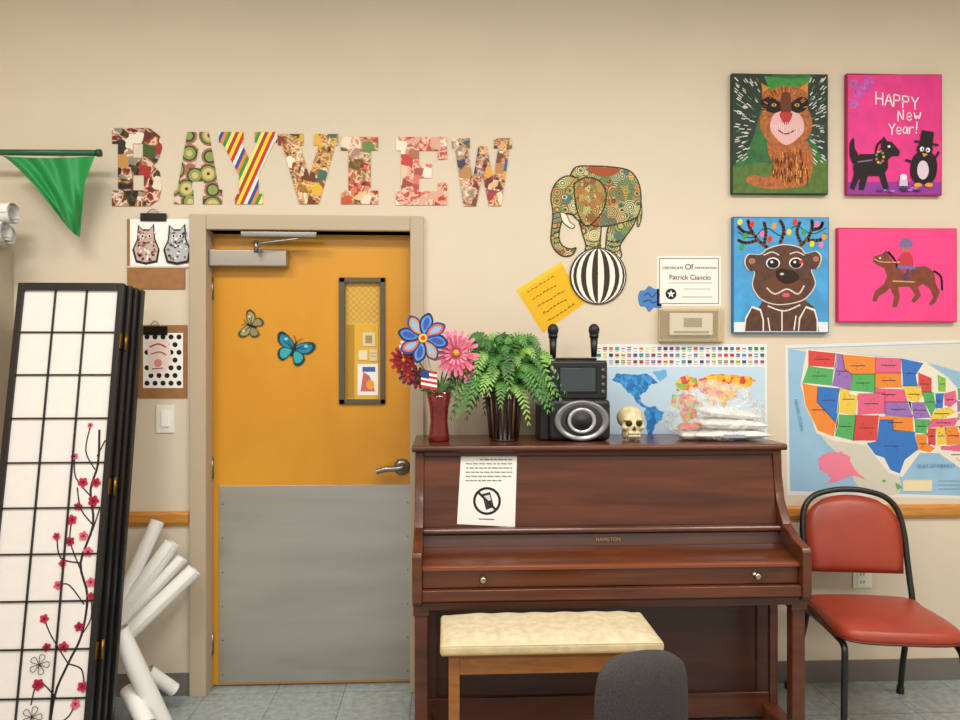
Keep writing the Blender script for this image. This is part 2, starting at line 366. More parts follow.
for ch, (x0, y0, x1, y1) in {'B': (112, 128, 162, 206), 'A': (174, 132, 222, 204), 'Y': (219, 132, 277, 204), 'V': (278, 134, 338, 204), 'I': (341, 137, 378, 204), 'E': (396, 137, 447, 205), 'W': (452, 138, 512, 206)}.items():
    cu = bpy.data.curves.new('letter_'+ch.lower(), 'CURVE'); cu.dimensions = '2D'; cu.fill_mode = 'BOTH'; cu.extrude = .002
    o, hs = G[ch]
    for loop in [o]+hs:
        s = cu.splines.new('POLY'); s.points.add(len(loop)-1); s.use_cyclic_u = True
        for i, (u, v) in enumerate(loop):
            p = P(x0+u*(x1-x0), y0+v*(y1-y0), .004); s.points[i].co = (p.x, p.z, 0, 1)
    cu.materials.append(LM[ch]); ob = bpy.data.objects.new('letter_'+ch.lower(), cu)
    ob.rotation_euler = (pi/2, 0, 0); ob.location = (0, -.003, 0); link(ob, lr)
# ================================================================= ELEPHANT
er = root('elephant_wall_decal')
pA = ['#8a8f4a', '#a9a26a', '#8a6a3c', '#5d7b5a', '#c9b98a', '#b07a45', '#7f8f52', '#4f7a72']
pB = ['#c9c08c', '#6f8a60', '#a8552c', '#b0b070', '#d8a050', '#e0d4a8', '#58767a']
EM = ornate('elephant_pattern', pA, pB, '#3f4526', 24, 5)
EAR = ornate('elephant_ear', ['#a9843c', '#a5633a', '#a9a25a', '#c9b46a'], ['#d0cf90', '#7a8a50', '#8a5a3a', '#c08a4a'], '#4a3c1c', 34, 5)
OL = '#3d3a22'
ef = Flat(.002)
def outl(pts, mat, w=1.3):
    ef.poly(pts, mat, True); V = [(q.x, q.y) for q in catmull([Vector(p) for p in pts+[pts[0]]], False, 4)]; ef.stroke(V+[V[0]], w, OL, False)
outl([(634, 205), (640, 198), (642, 214), (639, 226), (637, 224), (638, 212)], EM, 1)
outl([(616, 214), (636, 212), (634, 224), (626, 236), (620, 246), (621, 257), (606, 258), (606, 244), (608, 228)], EM)
outl([(578, 214), (600, 214), (601, 230), (600, 245), (602, 258), (584, 258), (586, 246), (582, 232)], EM)
outl([(570, 176), (576, 167), (592, 166), (612, 167), (630, 171), (639, 184), (641, 202), (637, 217), (624, 222), (606, 226), (590, 225), (578, 220), (568, 208), (564, 190)], EM)
outl([(578, 178), (566, 176), (556, 183), (551, 196), (553, 212), (552, 226), (551, 240), (555, 250), (563, 256), (572, 255), (576, 248), (571, 249), (563, 246), (559, 238), (561, 224), (566, 214), (576, 214), (584, 200)], EM)
outl([(574, 184), (584, 178), (598, 180), (606, 192), (604, 208), (596, 220), (586, 226), (579, 216), (575, 200)], EAR, 1.5)
outl([(560, 212), (566, 214), (570, 222), (575, 226), (571, 228), (563, 222)], M('#e9dfc4'), .8)
ef.ell(564.5, 197, 2.6, 2.0, '#efe6cc'); ef.ell(564.5, 197, 1.4, 1.5, '#1d1a12')
ef.poly([(588, 167), (596, 175), (610, 176), (620, 170), (612, 168)], '#a5502c', True)
for k in range(7): ef.stroke([(552+k*.3, 214+k*5), (560-k*.1, 212+k*5)], .8, OL)
for (x0_, x1_) in ((586, 601), (607, 620)):
    for k in range(3): ef.stroke([(x0_, 240+k*5), ((x0_+x1_)/2, 242+k*5), (x1_, 240+k*5)], .8, OL)
    for k in range(3): ef.ell(x0_+2.5+k*4.5, 256, 1.8, 2, '#e0d4a8')
ef.build('elephant', er)
bf = Flat(.0065); cx, cy, R_ = 598, 276, 28.5
bf.ell(cx, cy, R_, R_, '#3a2b22', n=40); bf.ell(cx, cy, R_-1.2, R_-1.2, '#efe8dd', n=40)
N = 14
for k in range(0, N, 2):
    a0 = -pi/2+pi*k/N; a1 = -pi/2+pi*(k+1)/N; L_ = []; R2 = []
    for j in range(13):
        t = -pi/2+pi*j/12; L_.append((cx+(R_-1)*sin(a0)*cos(t), cy+(R_-1)*sin(t))); R2.append((cx+(R_-1)*sin(a1)*cos(t), cy+(R_-1)*sin(t)))
    bf.poly(L_+R2[::-1][1:-1], '#3a2b22', same=k > 0)
bf.build('ball', er)
# ================================================================= small wall papers
nr = root('sticky_note_poster')
f = Flat(.0005); f.poly([(516, 290), (561, 262), (585, 303), (543, 333)], '#e6b41f'); f.poly([(516, 290), (561, 262), (563, 265), (519, 294)], '#efc535')
for k in range(5):
    a = Vector((527+k*5.2, 293+k*7)); b_ = a+Vector((29, -18))*(.85 if k % 2 else .95)
    for j in range(7):
        p = a.lerp(b_, j/7+.02); q = a.lerp(b_, j/7+.11); f.stroke([tuple(p), tuple((p+q)/2+Vector((0, random.uniform(-1.4, 1)))), tuple(q)], .6, '#7b5a1c')
f.build('note', nr)
cr = root('cloud_cutout'); f = Flat(.0005)
f.poly([(638, 298), (640, 291), (645, 290), (649, 286), (655, 289), (661, 289), (663, 294), (667, 298), (662, 302), (661, 308), (654, 308), (649, 312), (645, 307), (640, 306)], '#4d7fc0', True)
f.stroke([(644, 296), (648, 293), (652, 297), (657, 293), (661, 296)], 1, '#26457e'); f.stroke([(643, 302), (649, 300), (653, 303), (659, 300)], 1, '#26457e'); f.build('cloud', cr)
ce = root('certificate'); f = Flat(.0005); f.rect(657, 256, 721, 306, '#ece8e0')
f.rect(659, 258, 719, 304, '#8d8a88'); f.rect(660, 259, 718, 303, '#edeae4'); f.ell(671, 294, 5.5, 5.5, '#1c1c1c')
st = [(671+(4.2 if i % 2 == 0 else 1.7)*sin(i*pi/5), 294-(4.2 if i % 2 == 0 else 1.7)*cos(i*pi/5)) for i in range(10)]
f.poly(st, '#f1eee8'); f.stroke([(682, 297), (712, 297)], .6, '#555555'); f.stroke([(668, 283), (712, 283)], .5, '#777777'); f.stroke([(684, 289), (710, 289)], .5, '#777777')
f.build('sheet', ce); txt('heading', 'CERTIFICATE', 673, 268, 3.6, '#222222', .0025, ce); txt('heading2', 'Of', 689, 267, 8, '#222222', .0025, ce); txt('heading3', 'PARTICIPATION', 706, 268, 3.1, '#222222', .0025, ce)
txt('name', 'Patrick Ciancio', 690, 277.5, 7, '#222222', .0025, ce)
th = root('thermostat')
wbox('guard_base', 659, 308, 724, 342, 0, .02, M('#c9b48c', .35), th, .004)
wbox('guard_cover', 661, 309, 722, 340, .02, .05, M('#e0d2b6', .15, alpha=.28), th, .006)
wbox('unit', 670, 313, 713, 335, .02, .04, M('#ddd6c6', .4), th, .003)
wbox('display', 684, 318, 702, 327, .04, .042, M('#8a8c78', .2), th)
wbox('vent', 674, 331, 709, 333, .04, .042, M('#8e8570', .4), th)
sw = root('light_switch'); wbox('plate', 156, 405, 174, 433, 0, .006, M('#eeebe4', .3), sw, .002); wbox('rocker', 161, 411, 169, 427, .006, .012, M('#f7f5f0', .3), sw, .002)
ou = root('wall_outlet'); wbox('plate', 853, 568, 872, 588, 0, .006, M('#eeebe4', .3), ou, .002)
for yy in (571, 579): wbox('socket', 858, yy, 867, yy+6, .006, .009, M('#f7f5f0', .3), ou, .001); wbox('slot', 860.5, yy+1.5, 861.5, yy+4.5, .009, .0095, M('#222222'), ou); wbox('slot', 863.5, yy+1.5, 864.5, yy+4.5, .009, .0095, M('#222222'), ou)
# ================================================================= clipboards
CB = M('#9a6b3d', .5, noise=.12, nscale=30)
c1 = root('clipboard'); wbox('board', 127, 219, 185, 289, .001, .006, CB, c1, .001)
f = Flat(.0065); f.rect(130, 219, 193, 266, '#f3f1ee'); f.rect(127, 266, 193, 267.5, '#d8d2c8')
def cat(x, y, s, c1_, c2_):
    o = [(x-9*s, y+17*s), (x-12*s, y+6*s), (x-8*s, y-3*s), (x-7*s, y-16*s), (x-3*s, y-12*s), (x+3*s, y-12*s), (x+7*s, y-17*s), (x+8*s, y-4*s), (x+12*s, y+6*s), (x+10*s, y+17*s), (x, y+19*s)]
    f.poly(o, '#262424'); f.poly([(x+(a-x)*.86, y+(b_-y)*.88) for a, b_ in o], c1_)
    for k in range(42):
        u = random.uniform(-8, 8)*s; v = random.uniform(-10, 15)*s; f.ell(x+u, y+v, random.uniform(.6, 1.6)*s, random.uniform(.6, 1.6)*s, random.choice([c2_, '#262424', '#efe9e2']), n=6)
    for sg in (-1, 1): f.ell(x+sg*3*s, y-6*s, 1.8*s, 1.6*s, '#f4f0ea'); f.ell(x+sg*3*s, y-6*s, .9*s, 1.2*s, '#151515')
    f.stroke([(x-3*s, y-1*s), (x, y), (x+3*s, y-1*s)], .7, '#151515')
cat(146, 243, 1.15, '#c5aaa0', '#9b4f45'); cat(177, 243, 1.15, '#b5b5ba', '#66666c')
f.build('cat_drawing', c1); wbox('clip', 140, 213, 166, 221, .006, .014, M('#2b2a2a', .3, .6), c1, .002)
tube('clip_ring', [P(146, 214, .012), P(153, 209, .014), P(160, 214, .012)], .002, ST, c1)
c2 = root('clipboard'); wbox('board', 138, 325, 187, 398, .001, .006, CB, c2, .001)
f = Flat(.0065); f.rect(143, 333, 183, 388, '#f4f2ef')
for i in range(5):
    for j in range(7):
        x = 147+i*8+(4 if j % 2 else 0); y = 337+j*7.7
        if x < 181 and y < 386: f.ell(x, y, 2.6, 2.6, '#1d1c1c', n=12, same=j+i > 0)
f.poly([(147, 341), (168, 339), (172, 360), (166, 372), (149, 374)], '#f1dcd4'); f.stroke([(150, 347), (158, 344), (166, 347)], 1.6, '#cf5a64'); f.stroke([(151, 354), (160, 352), (166, 355)], 1.3, '#cf5a64'); f.ell(158, 363, 4, 4, '#e0909a'); f.stroke([(152, 369), (163, 368)], 1, '#444444')
f.build('dotted_sheet', c2); wbox('clip', 143, 326, 167, 335, .006, .014, M('#1f1f1f', .3, .6), c2, .002)
tube('clip_ring', [P(149, 327, .012), P(155, 321, .014), P(161, 327, .012)], .002, ST, c2)
# ================================================================= PAINTINGS
CT = .025
def canvas(name, x0, y0, x1, y1, edge):
    r = root(name); wbox('canvas', x0, y0, x1, y1, .001, CT, M(edge, .6), r, .0015); f = Flat(CT); f.rect(x0+.3, y0+.3, x1-.3, y1-.3, edge); return r, f
# A: masked orange-brown creature, feathery dark wings, green ground
r, f = canvas('painting', 732, 74, 828, 194, '#16371c')
f.rect(733, 75, 827, 193, M('#22662c', .6, noise=.35, nscale=25))
DKG = M('#18281c', .6, noise=.25, nscale=30)
f.poly([(733, 75), (772, 75), (768, 84), (764, 96), (760, 112), (755, 132), (748, 150), (741, 160), (733, 166)], DKG); f.poly([(827, 75), (811, 75), (807, 84), (806, 96), (808, 118), (812, 138), (819, 152), (827, 160)], DKG)
f.poly([(764, 76), (790, 79), (812, 76), (806, 90), (770, 90)], M('#2f8a34', .6, noise=.25, nscale=40))
f.poly([(733, 168), (760, 162), (800, 168), (827, 160), (827, 193), (733, 193)], M('#4a6b22', .6, noise=.25, nscale=40))
f.l += 1
for k in range(170):
    ang = random.uniform(0, 1); sd = random.choice((-1, 1)); y = 79+ang*82
    if sd < 0: x = random.uniform(735, 764-ang*16)
    else: x = random.uniform(809, 825)
    dx_, dy_ = (x-785), (y-130); L__ = sqrt(dx_*dx_+dy_*dy_); l_ = random.uniform(3, 5.5)
    x2 = x+dx_/L__*l_; y2 = y+dy_/L__*l_
    if 734 < x2 < 826.5 and 76 < y2 < 170: f.stroke([(x, y), (x2, y2)], .9, random.choice(['#d5dad2', '#c2ccc2', '#4a8a4a', '#e4e8e2']), False, True)
f.l += 1
FUR = M('#a85c24', .6, noise=.45, nscale=70)
f.poly([(792, 134), (806, 140), (813, 156), (812, 172), (806, 184), (792, 188), (772, 189), (754, 186), (746, 180), (752, 175), (766, 177), (774, 168), (768, 152), (770, 138)], FUR, True)
f.poly([(764, 108), (762, 96), (763, 86), (770, 90), (778, 87), (788, 86), (797, 87), (804, 84), (808, 94), (807, 106), (812, 120), (810, 134), (800, 144), (786, 149), (772, 144), (762, 132), (760, 118)], FUR, True)
f.poly([(763, 92), (761, 83), (770, 88)], '#c98a2e'); f.poly([(800, 88), (808, 82), (808, 93)], '#c98a2e')
f.poly([(773, 116), (780, 111), (794, 111), (802, 118), (804, 130), (797, 139), (786, 145), (776, 138), (770, 128)], '#e3b3b4', True)
f.poly([(761, 101), (770, 97), (780, 102), (786, 104), (792, 102), (800, 97), (808, 100), (806, 109), (798, 113), (790, 110), (786, 107), (781, 111), (773, 113), (764, 109)], '#16100f', True)
f.poly([(782, 94), (790, 94), (791, 112), (787, 121), (781, 113)], '#6a3420', True); f.poly([(780, 113), (792, 113), (790, 121), (786, 125), (782, 121)], '#b8383c', True)
for x in (774, 797): f.ell(x, 105, 2.4, 1.6, '#e0b23a'); f.ell(x, 105, 1, 1.2, '#16100f')
f.stroke([(778, 130), (786, 134), (795, 130)], 1.1, '#5a1f22')
for k in range(14): x = 773+k*2.1; f.stroke([(x, 122+abs(k-6.5)*.5), (x+.3, 128+(k % 3)*3)], .6, '#f3dcdc', False)
for k in range(80):
    x = random.uniform(772, 808); y = random.uniform(148, 180); f.stroke([(x, y), (x+random.uniform(-1.5, 1.5), y+6)], .9, random.choice(['#d07f35', '#6f3518', '#e3a050', '#7e401b']), False, k > 0)
for k in range(26): a = random.uniform(pi*.05, pi*1.1)*-1; f.stroke([(785+19*cos(a), 112+20*sin(a)), (785+23*cos(a), 112+25*sin(a))], .8, random.choice(['#d88a3a', '#7a3f1b']), False, k > 0)
f.build('painted_surface', r)
# B: Happy New Year
r, f = canvas('painting', 847, 74, 942, 195, '#a61a5e')
f.rect(848, 75, 941, 194, M('#df2a86', .55, noise=.12, nscale=12))
f.rect(848, 182, 941, 194, '#8d3a9a')
for (x, y) in ((854, 84), (858, 94), (854, 104), (864, 88), (869, 81)): f.ell(x, y, 5.5, 4.5, M('#c050b0', .6, noise=.35, nscale=60), .4)
ST_F = {'H': [[(0, 0), (0, 1)], [(.7, 0), (.7, 1)], [(0, .5), (.7, .5)]], 'A': [[(0, 1), (.4, 0), (.8, 1)], [(.2, .6), (.6, .6)]], 'P': [[(0, 1), (0, 0), (.6, .05), (.6, .45), (0, .5)]], 'Y': [[(0, 0), (.35, .5), (.7, 0)], [(.35, .5), (.35, 1)]],
 'N': [[(0, 1), (0, 0), (.6, 1), (.6, 0)]], 'e': [[(0, .68), (.55, .68), (.5, .42), (.25, .3), (.02, .5), (.02, .85), (.3, 1), (.55, .9)]], 'w': [[(0, .35), (.2, 1), (.37, .5), (.55, 1), (.75, .35)]], 'a': [[(.5, .4), (.2, .35), (0, .65), (.15, .98), (.45, .85), (.52, .4)], [(.52, .4), (.56, 1)]], 'r': [[(0, .4), (.03, 1)], [(.03, .6), (.25, .38), (.5, .45)]], '!': [[(.15, -.1), (.1, .65)], [(.08, .88), (.08, 1)]]}
def script_text(f, s, x, y, h, col, w=1.6, slope=0.0, adv=1.0):
    for ch in s:
        for st_ in ST_F[ch]: f.stroke([(x+a*h*.8, y+b_*h+slope*a) for a, b_ in st_], w, col, False)
        x += h*(.78 if ch in 'HAPYN' else .68)*adv; y += slope
script_text(f, 'HAPPY', 876, 92, 12, '#f8e6f0', 1.3, 1.2, .95); script_text(f, 'New', 898, 110, 11, '#f8e6f0', 1.2, -.5); script_text(f, 'Year!', 889, 124, 10.5, '#f8e6f0', 1.2, -.3, .9)
K = '#1b1519'
f.poly([(856, 160), (860, 154), (874, 154), (881, 148), (881, 141), (884, 136), (887, 141), (892, 142), (900, 151), (899, 156), (892, 156), (888, 160), (888, 168), (885, 173), (889, 188), (884, 190), (879, 176), (868, 176), (864, 190), (859, 190), (860, 177), (854, 190), (850, 188), (854, 174), (853, 166)], K)
f.poly([(854, 164), (850, 156), (850, 143), (854, 138), (855, 148), (859, 157)], K, True)
f.stroke([(882, 140), (877, 146), (876, 155)], 2.2, '#4a2a3a'); f.ell(889, 146.5, 1.4, 1.2, '#f0f0f0')
for k in range(9): a = k/9*2*pi; f.ell(880+6*cos(a)*.6, 157+6*sin(a), 1.4, 1.4, ['#d8b43a', '#c85a7a', '#5a9a5a'][k % 3], n=8)
f.stroke([(858, 162), (872, 160)], 1.4, '#8a6a8a')
f.poly([(914, 156), (920, 152), (932, 153), (937, 162), (936, 176), (930, 183), (917, 183), (911, 176), (911, 164)], K, True); f.ell(923, 170, 5.8, 9.5, '#d9c9d6'); f.ell(925, 149, 8, 7.5, K)
f.poly([(920, 141), (922, 130), (934, 132), (933, 143)], K); f.stroke([(915, 141), (938, 145)], 2.0, K, False)
f.ell(922, 149, 2.2, 2.4, '#efe9ee'); f.ell(928, 150, 2.2, 2.4, '#efe9ee'); f.ell(922.5, 149.3, .9, 1.1, K); f.ell(927.6, 150.3, .9, 1.1, K); f.poly([(922, 153), (928, 154), (924, 157)], '#e39a35')
f.stroke([(934, 160), (939, 152)], 2.2, K, False); f.stroke([(913, 162), (906, 160)], 2.2, K, False); f.ell(918, 185, 4, 2.2, '#e39a35'); f.ell(929, 185, 4, 2.2, '#e39a35'); f.poly([(899, 186), (900, 178), (907, 178), (908, 186)], '#c9bfd0'); f.ell(903.5, 177, 3.6, 3, '#e6dfe9')
for k in range(14): f.ell(random.uniform(853, 936), random.uniform(187, 192), random.uniform(2, 4), 1.2, random.choice(['#4f3a7a', '#b06ac0', '#3a2a4a']))
f.build('painted_surface', r)
# C: reindeer
r, f = canvas('painting', 733, 217, 829, 333, '#2a6fa6')
f.rect(734, 218, 828, 332, M('#3f98d0', .55, noise=.18, nscale=14)); f.rect(734, 322, 828, 332, '#dfe6ea')
BR = M('#523222', .6, noise=.3, nscale=50); DB = '#2c1a12'; ANT = '#6d4a30'
for pts in ([(768, 248), (758, 240), (750, 228), (748, 220)], [(758, 240), (746, 243), (738, 240)], [(754, 233), (744, 232), (738, 226)], [(764, 245), (766, 232), (764, 222)],
            [(800, 246), (808, 238), (812, 228), (812, 220)], [(806, 240), (820, 240), (825, 234)], [(811, 230), (820, 228), (823, 222)], [(801, 243), (797, 232), (800, 222)], [(780, 244), (784, 230), (780, 220)]):
    f.stroke(pts, 3.2, ANT)
f.stroke([(738, 232), (752, 238), (766, 228), (782, 236), (796, 226), (812, 234), (826, 228)], .9, '#1d3a22')
for k, (x, y) in enumerate(((740, 222), (752, 224), (745, 236), (762, 234), (774, 226), (789, 232), (795, 222), (804, 232), (817, 224), (824, 237), (812, 244), (770, 239), (742, 247), (821, 245))):
    f.ell(x, y, 2.4, 3.2, ['#e8d33a', '#d8352f', '#3aa04a', '#e77ab0', '#f09a2e'][k % 5], .3)
f.poly([(758, 331), (756, 312), (766, 296), (800, 296), (815, 308), (819, 331)], BR)
for x in (754, 808): f.poly([(x-10, 331), (x-9, 318), (x-2, 306), (x+7, 309), (x+10, 320), (x+10, 331)], '#e9e0d8'); f.poly([(x-9, 331), (x-7.6, 319), (x-2, 308), (x+6, 311), (x+8.6, 320), (x+8.6, 331)], BR)
hd = [(744, 262), (748, 254), (760, 254), (768, 248), (784, 244), (800, 247), (806, 253), (817, 251), (822, 258), (818, 268), (812, 270), (816, 284), (808, 297), (796, 303), (776, 305), (760, 299), (752, 286), (754, 272), (748, 270)]
f.poly(hd, '#d9cdc2', True); f.poly([(783+(a-783)*.965, 275+(b_-275)*.965) for a, b_ in hd], BR, True)
f.ell(752, 261, 3.4, 3, '#a8705e'); f.ell(816, 259, 3, 2.8, '#a8705e')
f.poly([(763, 284), (774, 277), (792, 277), (805, 285), (800, 296), (786, 300), (770, 297)], '#66402c', True); f.poly([(776, 271), (784, 269), (796, 272), (799, 279), (788, 284), (778, 280)], DB, True); f.ell(782, 274, 2, 1.2, '#d0c8c0')
for x in (773, 796): f.ell(x, 263, 7, 5.6, '#efe6de'); f.ell(x, 263.5, 5.8, 4.8, '#20130f'); f.ell(x-1.2, 262, 1.4, 1.3, '#ffffff')
f.stroke([(767, 288), (775, 294), (787, 289), (798, 294), (804, 286)], 1.6, '#efe6de'); f.ell(786, 295, 4, 2.4, '#d8556a'); f.ell(801, 262, 2, 2, '#d8352f')
f.stroke([(764, 255), (772, 252), (779, 255)], 1.2, '#efe6de'); f.stroke([(790, 254), (797, 252), (804, 255)], 1.2, '#efe6de')
f.stroke([(768, 306), (784, 311), (800, 305)], 1.4, '#efe6de'); f.stroke([(770, 331), (768, 318)], 1.2, '#efe6de'); f.stroke([(794, 330), (796, 316)], 1.2, '#efe6de'); f.stroke([(782, 310), (782, 331)], 1.2, '#efe6de')
f.build('painted_surface', r)
# D: pink with horse and rider
r, f = canvas('painting', 838, 228, 957, 322, '#d3246a')
f.rect(839, 229, 956, 321, M('#ee3f88', .5, noise=.1, nscale=10))
HB = M('#7a3a28', .6, noise=.25, nscale=60)
f.poly([(879, 266), (873, 262), (873, 257), (882, 254), (886, 250), (889, 256), (896, 266), (914, 267), (926, 266), (934, 272), (936, 284), (940, 292), (936, 302), (931, 306), (929, 304), (933, 297), (930, 289), (923, 284), (918, 287), (921, 296), (914, 303), (911, 301), (915, 295), (910, 287), (898, 287), (900, 297), (897, 307), (892, 307), (894, 297), (890, 288), (885, 293), (879, 296), (876, 302), (872, 301), (875, 291), (884, 284), (887, 276), (884, 268)], HB)
f.stroke([(888, 252), (894, 259), (898, 268)], 2.4, '#35171a'); f.stroke([(934, 271), (941, 277), (942, 290)], 2.2, '#35171a')
f.poly([(899, 268), (900, 256), (906, 252), (912, 256), (913, 268), (906, 273)], '#c2384a', True); f.ell(906, 248, 4, 4.2, '#b5705a'); f.poly([(900, 247), (901, 240), (907, 238), (912, 242), (912, 247)], '#7a6a9a', True)
f.stroke([(901, 259), (893, 264), (886, 262)], 1.8, '#c24a5a'); f.stroke([(908, 270), (905, 282)], 3, '#4a3a7a'); f.stroke([(898, 267), (915, 268)], 2.4, '#4a7ac0')
f.stroke([(893, 281), (914, 282)], 1.2, '#e0a64a'); f.ell(880, 258, 1, 1, '#f0e0d0'); f.stroke([(874, 259), (882, 262), (900, 262)], .8, '#e8c070')
f.build('painted_surface', r)
# ================================================================= MAPS
wm = root('world_map_poster'); f = Flat(.0005)
f.rect(594, 344, 767, 452, '#e3e8ec'); f.rect(596, 367, 765, 450, '#c0d8ea')
flagc = ['#c8373a', '#2f5fa8', '#e8c23a', '#3a8a4a', '#e8e8e8', '#3a3a3a', '#e07a2a', '#6aaad8', '#8a2a3a']
f.l += 2
for j in range(3):
    for i in range(28):
        x = 597+i*6.05; y = 347+j*6.6
        f.rect(x, y, x+3.9, y+3.2, random.choice(flagc), same=True)
        f.l += 1; f.rect(x, y+1.1, x+3.9, y+2.2, random.choice(flagc), same=True); f.l -= 1
        f.rect(x+.4, y+4.0, x+3.4, y+4.5, '#9a9aa2', same=True)
f.l += 2
AM = cells('map_blue', ['#2f7fc8', '#3f93d8', '#2a72ba', '#4aa0dc'], 60)
AS = cells('map_warm', ['#e6782c', '#f0c040', '#d8443a', '#f2d070', '#ea9a4a', '#e8b030'], 45)
AF = cells('map_africa', ['#ee8a3a', '#e05a40', '#f0c050', '#c8506a', '#8abf5a'], 55)
f.poly(jag([(612, 380), (618, 373), (632, 375), (644, 373), (654, 378), (657, 384), (650, 385), (646, 392), (640, 396), (641, 402), (634, 398), (626, 390), (621, 383)], 1.1), AM)
f.poly([(634, 397), (640, 401), (644, 405), (649, 407), (647, 409), (641, 406), (636, 402)], AM)
f.poly(jag([(648, 407), (655, 407), (664, 413), (661, 420), (655, 426), (651, 437), (647, 432), (646, 420), (644, 412)], .9), AM); f.poly(jag([(652, 371), (666, 370), (667, 376), (660, 382)], .8), '#6fb0e0')
f.poly(jag([(676, 384), (680, 377), (688, 375), (696, 379), (700, 388), (690, 391), (682, 389), (676, 391)], 1.2), AF)
f.poly(jag([(697, 380), (708, 375), (726, 374), (748, 377), (756, 381), (748, 386), (738, 388), (736, 396), (728, 400), (724, 408), (718, 400), (712, 406), (706, 396), (700, 390)], 1.3), AS)
f.poly(jag([(673, 395), (688, 393), (698, 397), (704, 405), (697, 412), (694, 424), (686, 430), (682, 418), (679, 409), (670, 404)], .9), AF)
f.poly(jag([(734, 416), (746, 412), (753, 420), (749, 428), (736, 426)], .9), '#b05a8a'); f.poly(jag([(726, 408), (736, 409), (740, 413), (730, 413)], .6), '#5aa860')
f.poly(jag([(606, 443), (680, 441), (758, 443), (758, 449), (606, 449)], .6, 8), '#e8ecee')
f.build('sheet', wm)
um = root('usa_map_poster'); f = Flat(.0005)
f.poly([(785, 345), (1012, 338), (1012, 500), (787, 495)], '#e2e0da'); f.poly([(788, 348), (1009, 341), (1009, 497), (790, 491)], M('#93bcd8', .6, noise=.08, nscale=6))
f.poly([(790, 349), (1009, 342), (1009, 388), (985, 380), (960, 372), (940, 366), (905, 358), (842, 353), (808, 349), (806, 352)], '#d6d2c6'); f.poly([(822, 436), (853, 442), (868, 446), (884, 462), (898, 474), (898, 494), (862, 490), (845, 462)], '#cfcbbc', True)
SC_ = {'P': '#dd6688', 'O': '#e88a3c', 'G': '#58ac64', 'B': '#3a76c4', 'Y': '#e8c650', 'V': '#9870b8', 'R': '#d24c48', 'L': '#88be54', 'T': '#3fa8a8'}
ss = [('R', [(808, 350), (836, 353), (836, 368), (808, 366)]), ('G', [(808, 366), (835, 369), (832, 386), (802, 383)]), ('O', [(802, 383), (818, 386), (817, 402), (838, 425), (834, 437), (818, 431), (805, 405)]), ('B', [(818, 386), (840, 388), (838, 425), (817, 402)]),
('V', [(836, 353), (842, 354), (845, 370), (852, 374), (850, 390), (832, 386)]), ('O', [(842, 354), (876, 357), (875, 374), (852, 374), (845, 370)]), ('G', [(852, 374), (875, 374), (875, 393), (850, 391)]), ('Y', [(840, 388), (850, 390), (850, 394), (858, 395), (856, 415), (837, 413)]),
('P', [(858, 393), (885, 393), (885, 414), (857, 415)]), ('G', [(838, 414), (856, 415), (853, 441), (834, 436)]), ('R', [(856, 415), (879, 415), (877, 441), (853, 441)]), ('P', [(876, 357), (901, 358), (902, 373), (875, 373)]), ('O', [(875, 373), (902, 373), (903, 388), (875, 388)]),
('P', [(875, 388), (903, 389), (909, 402), (885, 402), (885, 393), (875, 393)]), ('V', [(885, 402), (911, 402), (913, 417), (885, 416)]), ('O', [(879, 416), (913, 417), (914, 432), (893, 430), (893, 420), (879, 420)]), ('B', [(879, 420), (893, 420), (893, 430), (915, 432), (918, 450), (905, 460), (900, 474), (890, 470), (884, 458), (875, 455), (866, 443), (877, 441)]),
('B', [(901, 358), (924, 363), (916, 375), (918, 386), (902, 386)]), ('Y', [(902, 386), (920, 386), (923, 396), (918, 402), (908, 401)]), ('V', [(908, 402), (924, 402), (931, 418), (914, 419)]), ('G', [(914, 419), (930, 419), (927, 434), (915, 433)]), ('O', [(915, 434), (927, 434), (928, 444), (936, 448), (930, 453), (918, 450)]),
('R', [(918, 372), (932, 378), (932, 392), (922, 392), (918, 386)]), ('G', [(922, 392), (934, 392), (936, 408), (931, 416), (924, 402)]), ('L', [(937, 374), (946, 378), (946, 392), (938, 392)]), ('B', [(935, 393), (944, 393), (943, 408), (936, 410)]), ('P', [(944, 393), (956, 390), (957, 402), (950, 408), (944, 405)]),
('Y', [(931, 416), (936, 409), (950, 407), (957, 412), (946, 418), (931, 420)]), ('P', [(930, 420), (960, 417), (955, 426), (928, 428)]), ('R', [(927, 428), (936, 428), (936, 446), (927, 444)]), ('Y', [(936, 427), (945, 427), (947, 444), (937, 446)]), ('O', [(945, 427), (957, 426), (964, 444), (947, 446)]), ('P', [(940, 446), (966, 444), (975, 466), (968, 470), (960, 452), (941, 450)]),
('V', [(957, 400), (972, 402), (978, 412), (957, 412)]), ('O', [(958, 413), (984, 412), (975, 424), (957, 420)]), ('G', [(957, 388), (980, 385), (980, 398), (958, 401)]), ('Y', [(960, 384), (984, 370), (990, 384), (980, 390)]), ('R', [(957, 426), (972, 424), (966, 440)]), ('B', [(985, 366), (998, 362), (1002, 376), (990, 384)])]
f.poly([(x+.5, y+1) for x, y in [(806, 348), (842, 352), (925, 361), (947, 376), (958, 388), (984, 368), (1003, 361), (1003, 378), (980, 400), (985, 412), (967, 442), (976, 467), (967, 472), (938, 452), (919, 452), (902, 476), (888, 472), (866, 444), (834, 440), (816, 432), (800, 384)]], '#e6e0d0')
for k, (c, p) in enumerate(ss): f.poly(p, SC_[c], same=k > 0)
f.l += 1
for k, (c, p) in enumerate(ss):
    cxm = sum(a for a, _ in p)/len(p); cym = sum(b_ for _, b_ in p)/len(p)
    if k < 33:
        w_ = min(7, (max(a for a, _ in p)-min(a for a, _ in p))*.28); f.stroke([(cxm-w_, cym), (cxm+w_, cym)], .9, '#4a3f3f', False, True)
    for _ in range(5): f.ell(cxm+random.uniform(-5, 5), cym+random.uniform(-5, 6), .5, .5, '#222222', n=6, same=True)
f.l += 1
